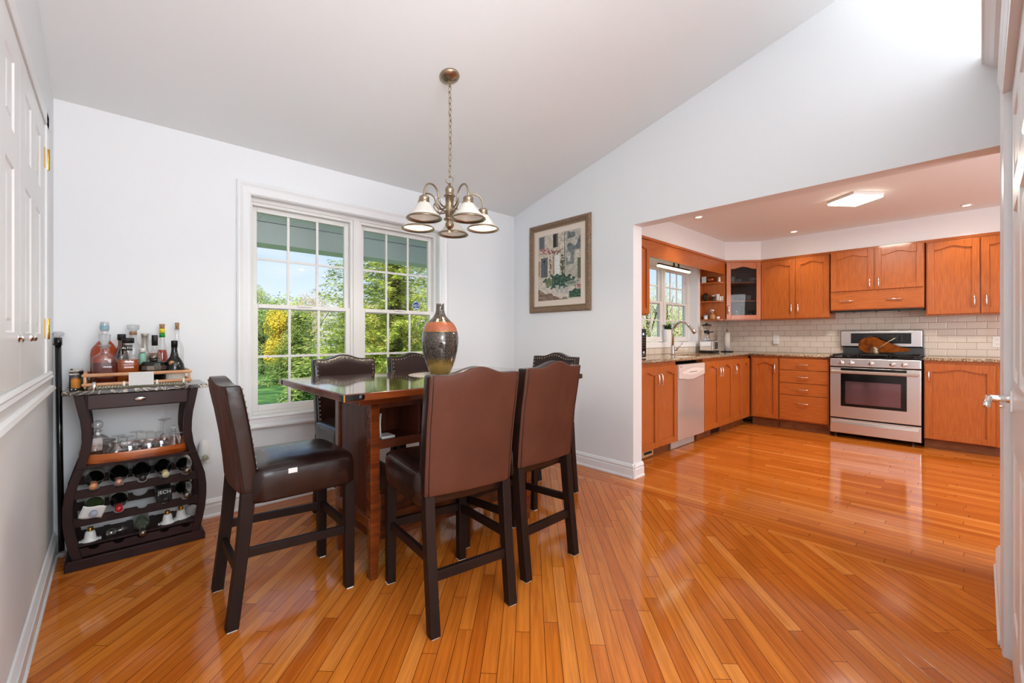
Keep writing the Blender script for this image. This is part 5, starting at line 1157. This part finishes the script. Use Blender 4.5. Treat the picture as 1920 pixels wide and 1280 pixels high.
# outlets
def outlet(x, y, z, face, label, plug=False):
    t = thing('wall_outlet', label, 'outlet', (x, y, z), 0)
    f = MB(); P = (lambda u, v, h: (x-h, y+u, z+v)) if face == 'x' else (lambda u, v, h: (x+u, y-h, z+v))
    mhex(f, P, -.036, .036, -.058, .058, 0, .005); pl = f.build('cover_plate', M_white, t, bevel=.002)
    for v in (-.024, .024):
        f = MB(); mhex(f, P, -.017, .017, v-.017, v+.017, .004, .0065); rc = f.build('receptacle', M_white, pl, bevel=.002)
        for u in (-.006, .006): f = MB(); mhex(f, P, u-.0012, u+.0012, v-.005, v+.006, .0064, .0068); f.build('slot', M_blackm, rc)
    if plug: f = MB(); mhex(f, P, -.036, .034, -.072, -.006, .006, .036); f.build('night_light', M_white, t, bevel=.010, seg=3)
outlet(3.717, -1.438, 1.138, 'x', 'outlet with a white night light plugged in, on the tile left of the stove', True)
outlet(3.717, -3.515, 1.118, 'x', 'plain outlet on the tile at the far right of the stove wall')
outlet(3.165, KY-.0125, 1.135, 'y', 'plain outlet on the tile beside the sink window')
# ---- stove
t = thing('stove', 'stainless steel gas stove with oven window, five knobs and black cooktop', 'stove', (3.38, -2.58, 0))
SX, sa, sb = 3.050, 2.187, 2.977; PS = PFB(SX)
f = MB(); mhex(f, PS, sa, sb, .05, .925, -.655, -.045); f.build('body', M_blackm, t, bevel=.003)
f = MB(); mhex(f, PS, sa+.003, sb-.003, .832, .924, -.046, 0); cpn = f.build('control_panel', M_steel, t, bevel=.006)
for y in (2.297, 2.390, 2.566, 2.746, 2.840):
    f = MB(); f.lathe([(.028, 0), (.027, -.006), (.021, -.009), (.019, -.030), (.016, -.033)], (SX, -y, .875), 24, 'x'); f.box(SX-.042, SX-.030, -y-.005, -y+.005, .858, .892); f.build('knob', M_chrome, cpn, bevel=.0015)
f = MB(); mhex(f, PS, sa+.004, sb-.004, .238, .818, -.046, -.006); dr = f.build('oven_door', M_steel, t, bevel=.004)
f = MB(); mhex(f, PS, 2.292, 2.862, .372, .812, -.008, -.002); gl = f.build('door_glass', M_black, dr, bevel=.002)
f = MB(); mhex(f, PS, 2.335, 2.815, .405, .662, -.0015, .0002); f.build('window', mat('oven window glass', '#86666c', .08, metal=.75), gl)  # mauve base colour stands in for the room reflected in the glass
f = MB(); mhex(f, PS, sa+.02, sb-.02, .752, .786, .030, .050)
for u in (sa+.03, sb-.05): mhex(f, PS, u, u+.022, .756, .782, -.006, .034)
f.build('door_handle', mat('satin handle', '#cfc6c0', .3, metal=1), dr, bevel=.008, seg=3)
f = MB(); mhex(f, PS, sa+.004, sb-.004, .060, .222, -.046, -.006); dw = f.build('drawer', M_steel, t, bevel=.004)
f = MB()
for i in range(12):
    u0 = sa+.02+(sb-sa-.04)*i/12; u1 = sa+.02+(sb-sa-.04)*(i+1)/12; a0 = .018*sin(pi*i/12); a1 = .018*sin(pi*(i+1)/12)
    f.hexa([PS(u0, .178, -.006), PS(u1, .178, -.006), PS(u1, .174, .010+a1), PS(u0, .174, .010+a0)], [PS(u0, .206, -.006), PS(u1, .206, -.006), PS(u1, .202, .006+a1), PS(u0, .202, .006+a0)])
f.build('drawer_handle', mat('satin handle', '#cfc6c0', .3, metal=1), dw)
f = MB(); mhex(f, PS, sa, sb, .925, .940, -.60, .002); f.build('cooktop', M_black, t, bevel=.004)
for ua in (2.215, 2.47, 2.725):
    f = MB(); ub = ua+.225
    for u in (ua, ub): f.box(SX+.045, SX+.555, -u-.006, -u+.006, .958, .970)
    for xx in (SX+.045, SX+.30, SX+.549): f.box(xx-.006, xx+.006, -ub, -ua, .958, .970)
    for xx in (SX+.17, SX+.43):
        f.box(xx-.005, xx+.005, -ub+.05, -ua-.05, .958, .972); f.box(xx-.10, xx+.10, -(ua+ub)/2-.005, -(ua+ub)/2+.005, .958, .972)
    for xx in (SX+.05, SX+.545):
        for u in (ua, ub): f.box(xx-.006, xx+.006, -u-.006, -u+.006, .938, .960)
    f.build('grate', M_blackm, t, bevel=.002)
for xx in (SX+.17, SX+.43):
    for u in (2.33, 2.84): f = MB(); f.lathe([(.045, .938), (.045, .946), (.034, .950), (.034, .955), (.0001, .956)], (xx, -u, 0), 24); f.build('burner', M_blackm, t)
f = MB(); mhex(f, PS, sa+.02, sb-.02, .938, 1.05, -.655, -.62); f.build('rear_riser', mat('dark grey enamel', '#4b4f52', .3), t, bevel=.003)
f = MB(); mhex(f, PS, sa-.004, sb+.002-.03, 1.048, 1.252, -.655, -.600); bg_ = f.build('backguard', M_black, t, bevel=.012, seg=3)
f = MB(); mhex(f, PS, sa+.004, sb-.036, 1.058, 1.244, -.601, -.597); pl = f.build('backguard_panel', M_steel, bg_, bevel=.002)
f = MB(); mhex(f, PS, 2.290, 2.850, 1.092, 1.218, -.598, -.594); ds = f.build('display', M_black, pl, bevel=.001)
f = MB()
for u in (2.43, 2.47): 
    for v in (1.13, 1.155, 1.18): mhex(f, PS, u, u+.018, v, v+.005, -.5945, -.5935)
for u in (2.68, 2.72, 2.76):
    for v in (1.13, 1.155, 1.18): mhex(f, PS, u, u+.014, v, v+.005, -.5945, -.5935)
f.build('buttons', M_pewter, ds)
for u in (sa+.05, sb-.07):
    for h in (-.06, -.6): f = MB(); f.lathe([(.018, 0), (.018, .01), (.012, .012), (.012, .055)], PS(u, 0, h), 14); f.build('foot', M_pewter, t)
# on the stove
f = MB(); n = 40; pts = []
for i in range(n): a = 2*pi*i/n; pts.append((2.50+.120*cos(a)*(1 if cos(a) < 0 else 1), .098*sin(a)))
out = [(u, v) for u, v in pts if u < 2.585]
k0 = [(2.60, .055), (2.68, .012), (2.76, -.022), (2.84, -.040), (2.845, -.066), (2.76, -.078), (2.66, -.088), (2.58, -.090)]
pp = [(2.50+.115*cos(a), .098*sin(a)) for a in [radians(d_) for d_ in range(40, 301, 10)]]
outline = pp+[(2.66, -.088), (2.76, -.078), (2.850, -.066), (2.846, -.040), (2.76, -.018), (2.67, .030)]
vs = []; n = len(outline)
for h in (0, .018):
    for u, v in outline: vs.append((3.53+.055*(v/.2)-h, -u, 1.075+v+.0))
f.add(vs, [tuple(range(n)), tuple(range(2*n-1, n-1, -1))]+[(i, i+n, (i+1) % n+n, (i+1) % n) for i in range(n)])
f.v = [(x, y, z) for x, y, z in f.v]
tag(f.build('cutting_board', mat('brown olive wood', '#834310', .7, noise_col=('#5f2d0a', 14, (1, 1, 1), .42, .6), spec=.1), bevel=.004), 'brown wooden paddle board leaning at the back of the stove', 'cutting board')
t = thing('coffee_pot', 'small hammered brass coffee pot with a long thin handle on the stove', 'pot', (3.40, -2.555, .972))
f = MB(); f.lathe([(.050, .972), (.052, .976), (.046, 1.010), (.038, 1.035), (.042, 1.052), (.039, 1.052), (.034, 1.034), (.040, .985)], (3.40, -2.555, 0), 28); f.build('body', mat('hammered copper', '#8e7a62', .3, metal=1, bump=(60, .4)), t)
f = MB(); f.tube([(3.40, -2.595, 1.045), (3.40, -2.68, 1.12), (3.40, -2.735, 1.160)], [.004, .0035, .0045], 8); f.build('handle', mat('horn handle', '#c3b79b', .5), t)
f = MB(); f.tube([(3.14, -2.72, .976), (3.16, -2.85, .976), (3.18, -2.90, .974)], [.006, .006, .005], 10); f.sphere((3.185, -2.93, .980), .034, 18, 10, .32); tag(f.build('ladle', M_blackm), 'black ladle lying across the right front grate of the stove', 'ladle')

# ---- wall cabinets
XU, YU, ZU0, ZU1 = 3.40, -.99, 1.416, 2.20
PUB = PFB(XU); PUL = PFL(YU)
def wall_cab(label, P, u0, u1, doors, handles, v0=ZU0, v1=ZU1, depth=.325):
    c = Vector(P((u0+u1)/2, v0, -depth/2)); t = thing('wall_cabinet', label, 'cabinet', c, 0, 'upper kitchen cabinets')
    f = MB(); mhex(f, P, u0+.001, u1-.001, v0-.012, v1+.012, -depth, 0); f.build('carcass', M_cab, t)
    for i, (a, b) in enumerate(doors):
        d = cab_door(t, P, a, b, v0, v1-.006)
        if handles[i] is not None: pull(lambda u, v, h: P(u, v, h+.020), d, handles[i], v0+.13)
    return t
wall_cab('oak wall cabinet with two arched doors between the glass corner cabinet and the hood', PUB, 1.346, 2.120, [(1.352, 1.748), (1.756, 2.116)], (1.715, 1.790))
wall_cab('oak wall cabinet with two arched doors to the right of the hood', PUB, 2.986, 3.80, [(2.998, 3.388), (3.400, 3.79)], (3.352, 3.436))
wall_cab('oak wall cabinet left of the sink window, seen edge-on past the wall', PUL, .20, 1.035, [(.21, .615), (.623, 1.032)], (.585, .66), v1=2.19)
PH = PFB(3.345)
t = thing('range_hood_cabinet', 'oak cabinet with two doors and a drawer-front hood above the stove', 'cabinet', (3.53, -2.56, 1.5), 0, 'upper kitchen cabinets')
f = MB(); mhex(f, PH, 2.140, 2.978, 1.490, 2.212, -.37, 0); f.build('carcass', M_cab, t)
for i, (a, b) in enumerate(((2.146, 2.553), (2.565, 2.972))):
    d = cab_door(t, PH, a, b, 1.722, 2.198); pull(lambda u, v, h: PH(u, v, h+.020), d, (2.520, 2.600)[i], 1.80)
f = MB(); mhex(f, PH, 2.146, 2.972, 1.500, 1.690, .001, .020); d = f.build('drawer_front', M_cabH, t, bevel=.003)
for u in (2.30, 2.73): pull(lambda u_, v, h: PH(u_, v, h+.020), d, u, 1.600, False, L=.11)
f = MB(); mhex(f, PH, 2.150, 2.970, 1.470, 1.490, -.36, -.03); hd = f.build('extractor', M_black, t)
for u in (2.35, 2.56, 2.76): f = MB(); f.lathe([(.012, 1.464), (.014, 1.470)], PH(u, 0, -.12), 12); f.build('extractor_button', M_pewter, hd)
# crown strip under the soffit
t = thing('cabinet_crown', 'narrow oak crown strip along the tops of the wall cabinets', 'moulding', (3.2, -1.2, 2.2))
f = MB(); f.prism([(.15, -.975), (.15, -1.005), (3.075, -1.005), (3.395, -1.358), (3.395, -5.6), (3.42, -5.6), (3.42, -1.345), (3.09, -.975)], 'z', 2.205, 2.232); f.build('strip', M_cabH, t)
# valance over the sink window
f = MB(); f.box(1.036, 3.075, YU-.001, YU+.020, 2.036, 2.206); tag(f.build('window_valance', M_cabH), 'plain oak valance board over the sink window', 'valance')
# open shelf unit beside the window
def shelf_unit(label, xa, xb, flip):
    t = thing('open_shelf_unit', label, 'shelves', ((xa+xb)/2, -.83, ZU0))
    f = MB(); f.box(xa, xb, KY-.014, KY-.002, ZU0, 2.20); f.build('back_panel', M_cab, t)
    for i, z in enumerate((1.418, 1.675, 1.938)):
        pts = [(xa, KY-.014), (xa, KY-.06), (xa+.01, KY-.13), (xa+(xb-xa)*.55, YU+.06), (xb, YU+.02), (xb, KY-.014)]
        if flip: pts = [(xa+xb-x, y) for x, y in pts]
        f = MB(); f.prism(pts, 'z', z-.015, z+.003); f.build('shelf', M_cab, t, bevel=.002)
    return t
shelf_unit('open oak corner shelves between the sink window and the glass cabinet', 2.995, 3.083, False)
shelf_unit('open oak shelves on the left side of the sink window', 1.037, 1.16, True)
# glass corner cabinet on the diagonal
p0, p1 = Vector((3.085, -.992, 0)), Vector((3.398, -1.342, 0)); dv = (p1-p0).normalized(); nv = Vector((dv.y, -dv.x, 0)).normalized()
if nv.x > 0: nv = -nv
LD = (p1-p0).length
PD = lambda u, v, h: tuple(p0+dv*u+nv*h+Vector((0, 0, v)))
t = thing('corner_cabinet', 'oak corner wall cabinet with an arched glass door and cups inside', 'cabinet', (3.5, -.9, ZU0), 0, 'upper kitchen cabinets')
poly = [(3.085, -.992), (3.398, -1.342), (3.715, -1.342), (3.715, KY-.014), (3.085, KY-.014)]
f = MB(); f.prism(poly, 'z', ZU0-.012, ZU0+.004); f.prism(poly, 'z', 2.195, 2.212); f.box(3.083, 3.095, -.99, KY-.014, ZU0, 2.2); f.box(3.398, 3.715, -1.346, -1.334, ZU0, 2.2); f.box(3.703, 3.715, -1.342, KY-.014, ZU0, 2.2); f.box(3.085, 3.715, KY-.026, KY-.014, ZU0, 2.2)
f.build('carcass', M_cab, t)
pin = [(3.11, -1.00), (3.40, -1.32), (3.70, -1.32), (3.70, -.69), (3.11, -.69)]
for z in (1.680, 1.935): f = MB(); f.prism(pin, 'z', z-.018, z); f.build('shelf', M_cab, t)
d = cab_door(t, PD, .008, LD-.008, ZU0, 2.198, glass=True, st=.058)
f = MB(); f.add([PD(.06, ZU0+.05, .008), PD(LD-.06, ZU0+.05, .008), PD(LD-.06, 2.15, .008), PD(.06, 2.15, .008)], [(0, 1, 2, 3)]); f.build('glass_pane', glassmat('smoky cabinet glass', (.45, .47, .47), gloss=.012, dens=.35), d)
pull(lambda u, v, h: PD(u, v, h+.020), d, .030, ZU0+.13)
def cup(x, y, z, r, h, m, label, handle=True, group='cups in the glass corner cabinet', nm='cup', cat='cup'):
    t = thing(nm, label, cat, (x, y, z), 0, group)
    f = MB(); f.lathe([(r*.7, z), (r*.95, z+h*.3), (r, z+h), (r*.93, z+h), (r*.85, z+h*.3), (.0001, z+.006)], (x, y, 0), 20); f.build('bowl', m, t)
    if handle: f = MB(); f.tube([(x-r*.95-.02*sin(a), y-.02*sin(a)*.3, z+h*.5+h*.3*cos(a)) for a in [pi*i/8 for i in range(9)]], .004, 6); f.build('handle', m, t)
    return t
M_c1 = mat('pale green glaze', '#7f9a85', .2); M_c2 = mat('grey glaze', '#8d8680', .25); M_c3 = mat('black glaze', '#1d1c1c', .2); M_c4 = mat('rose glaze', '#b19a95', .3)
for x, y, z, r, h, m, lb in ((3.28, -1.00, 1.935, .045, .085, M_c1, 'pale green mug on the top shelf of the glass cabinet'),
    (3.40, -1.06, 1.935, .040, .07, M_c3, 'dark mug on the top shelf of the glass cabinet'), (3.45, -1.22, 1.935, .050, .065, M_c4, 'rose bowl-shaped cup on the top shelf of the glass cabinet'),
    (3.24, -1.00, 1.680, .050, .06, M_c2, 'grey cup at the left of the middle shelf in the glass cabinet'), (3.36, -1.10, 1.680, .040, .085, M_c3, 'black mug in the centre of the middle shelf in the glass cabinet'),
    (3.42, -1.17, 1.680, .046, .075, M_c2, 'grey cup right of the black mug on the middle shelf'), (3.52, -1.27, 1.680, .040, .11, M_c4, 'tall rose mug at the right of the middle shelf'),
    (3.46, -1.20, ZU0+.005, .045, .12, M_c3, 'black mug at the bottom right of the glass cabinet')):
    cup(x, y, z+.001, r, h, m, lb)
f = MB(); f.lathe([(.085, ZU0+.005), (.10, ZU0+.03), (.105, ZU0+.20), (.100, ZU0+.20), (.09, ZU0+.02)], (3.28, -1.04, 0), 32, cap=False); tag(f.build('glass_bowl', glassmat('olive glass', (.55, .62, .45), gloss=.12)), 'large olive glass bowl at the bottom left of the glass cabinet', 'bowl')
# things on the open shelves
M_cop = mat('hammered copper bowl', '#a5613c', .25, metal=.9, bump=(40, .3))
Sz = (1.4215, 1.6785, 1.9415)
f = MB(); f.hexa([(3.000, -.70, Sz[2]), (3.006, -.70, Sz[2]), (3.012, -.76, Sz[2]), (3.006, -.76, Sz[2])], [(2.990+.01, -.70, Sz[2]+.085), (3.000+.008, -.70, Sz[2]+.085), (3.010+.004, -.76, Sz[2]+.085), (3.004, -.76, Sz[2]+.085)]); tag(f.build('photo_frame', M_paper), 'small pale picture frame on the top open shelf', 'frame')
f = MB(); f.sphere((3.040, -.815, Sz[2]+.041), .054, 24, 12, .76); tag(f.build('copper_bowl', M_cop), 'round copper bowl on the top open shelf', 'bowl')
f = MB(); f.lathe([(.017, Sz[2]), (.020, Sz[2]+.02), (.014, Sz[2]+.035), (.018, Sz[2]+.065)], (3.056, -.920, 0), 14); tag(f.build('white_figurine', M_white), 'small white ornament at the right of the top open shelf', 'ornament')
f = MB(); f.lathe([(.0001, -.010), (.056, -.009), (.060, 0), (.056, .009), (.0001, .010)], (3.024, -.745, Sz[1]+.060), 28, 'x', sx=.75, sy=1.); f.v = [(x, y, z) for x, y, z in f.v]; tag(f.build('decorative_plate', mat('dark bronze plate', '#3b2c1c', .25, metal=.4)), 'dark oval plate standing on the middle open shelf', 'plate')
for y, r, h, m, lb in ((-.842, .024, .078, mat('dark spice', '#3a2418', .4), 'spice jar with dark contents on the middle open shelf'), (-.876, .016, .090, mat('copper lid jar', '#9c6a4a', .4), 'copper-topped jar behind the white boxes on the middle open shelf'),
                       (-.938, .014, .058, M_white, 'first small white jar at the right of the middle open shelf'), (-.965, .011, .060, mat('cream jar', '#d8cdbf', .4), 'last cream jar at the right end of the middle open shelf')):
    t = thing('spice_jar', lb, 'jar', (3.055, y, Sz[1]), 0, 'jars on the open shelf'); f = MB(); f.lathe([(r*.95, Sz[1]), (r, Sz[1]+.004), (r, Sz[1]+h*.8), (r*.8, Sz[1]+h*.85)], (3.055, y, 0), 18); f.build('jar', m, t); f = MB(); f.lathe([(r*.9, Sz[1]+h*.82), (r*.9, Sz[1]+h)], (3.055, y, 0), 18); f.build('lid', M_white, t)
f = MB(); f.box(3.030, 3.070, -.922, -.894, Sz[1], Sz[1]+.092); tag(f.build('white_box', M_white, bevel=.002), 'white carton on the middle open shelf', 'box')
t = thing('blue_lidded_jar', 'white jar with pale blue lid on the bottom open shelf', 'jar', (3.035, -.745, Sz[0])); f = MB(); f.lathe([(.026, Sz[0]), (.028, Sz[0]+.004), (.028, Sz[0]+.046)], (3.035, -.745, 0), 24); f.build('jar', M_white, t); f = MB(); f.lathe([(.029, Sz[0]+.046), (.029, Sz[0]+.060), (.025, Sz[0]+.062)], (3.035, -.745, 0), 24); f.build('lid', mat('pale blue', '#94b4cc', .4), t)
t = thing('coffee_grinder', 'small wooden coffee grinder with a metal hopper on the bottom open shelf', 'grinder', (3.045, -.825, Sz[0]))
f = MB(); f.lathe([(.038, Sz[0]), (.040, Sz[0]+.01), (.038, Sz[0]+.055), (.026, Sz[0]+.074)], (3.040, -.835, 0), 24); f.build('wooden_body', mat('light wood', '#b98250', .4), t)
f = MB(); f.lathe([(.012, Sz[0]+.072), (.014, Sz[0]+.095), (.030, Sz[0]+.112), (.031, Sz[0]+.142), (.0001, Sz[0]+.144)], (3.040, -.835, 0), 24); f.build('hopper', M_chrome, t)
f = MB(); f.tube([(3.040, -.835, Sz[0]+.144), (3.03, -.795, Sz[0]+.115)], .003, 6); f.sphere((3.03, -.793, Sz[0]+.100), .008, 10, 6); f.build('crank', M_chrome, t)
cup(3.055, -.905, Sz[0], .024, .035, M_white, 'small white footed cup at the right of the bottom open shelf', handle=False, group='cups on the open shelf')
# window light bar
t = thing('light_bar', 'lit LED bar on two dark stems hanging under the valance over the sink', 'lamp', (2.0, -.80, 2.06))
for x in (1.985, 2.105): f = MB(); f.box(x-.011, x+.011, -.806, -.794, 2.045, 2.489); f.build('stem', mat('dark bronze metal', '#4a443c', .4, metal=.6), t)
f = MB(); f.box(1.60, 2.40, -.812, -.788, 2.030, 2.050); f.build('housing', mat('dark bronze metal', '#4a443c', .4, metal=.6), t)
f = MB(); f.box(1.595, 2.405, -.818, -.782, 2.008, 2.031); f.build('diffuser', mat('lit diffuser', '#ffffff', .4, emit=('#f4ffdf', 3.2)), t, bevel=.004)
# ceiling lights
t = thing('ceiling_light', 'square flush LED panel glowing on the kitchen ceiling', 'lamp', (1.98, -2.59, 2.49), radians(-38))
f = MB(); f.box(-.150, .150, -.150, .150, -.026, 0); f.build('housing', M_white, t, world=False, bevel=.003)
f = MB(); f.box(-.146, .146, -.146, .146, -.044, -.026); f.build('diffuser', mat('lit panel', '#ffffff', .4, emit=('#fff4df', 7)), t, world=False, bevel=.004)
light('ceiling_light_glow', 'AREA', (1.98, -2.59, 2.435), 32, (1, .93, .82), .3, .3, target=(1.98, -2.59, 0))
for (x, y), lb in (((1.57, -1.294), 'lit recessed spotlight over the sink run, nearest to the wall opening'), ((3.10, -1.81), 'lit recessed spotlight in front of the wall cabinets left of the hood'), ((3.12, -3.30), 'lit recessed spotlight above the counter right of the stove')):
    t = thing('recessed_spotlight', lb, 'spotlight', (x, y, 2.49), 0, 'recessed kitchen spotlights')
    f = MB(); f.lathe([(.046, 0), (.046, -.006), (.038, -.008), (.030, -.002)], (0, 0, 0), 32, cap=False); f.build('trim_ring', M_trim, t, world=False)
    f = MB(); f.lathe([(.030, -.002), (.028, -.004), (.0001, -.004)], (0, 0, 0), 24); f.build('lens', mat('lit spot', '#ffffff', .4, emit=('#ffe7bd', 10)), t, world=False)
    light('spot_glow', 'SPOT', (x, y, 2.475), 18, (1, .86, .64), .03, target=(x, y, 0), spot_size=radians(110), spot_blend=.6)
# vents in the toe kick
def vent(x0, x1, label, m):
    t = thing('floor_vent', label, 'vent', ((x0+x1)/2, -1.21, .01)); f = MB(); f.box(x0, x1, -1.212, -1.206, .012, .092); f.build('plate', m, t, bevel=.002)
    f = MB(); f.box(x0+.03, x1-.03, -1.214, -1.2115, .035, .060); f.build('grille', M_blackm, t)
vent(.54, .745, 'tan metal vent in the toe kick beside the wall opening', mat('tan metal', '#c9a877', .35)); vent(2.09, 2.33, 'dark vent in the toe kick under the sink cabinet', M_blackm)
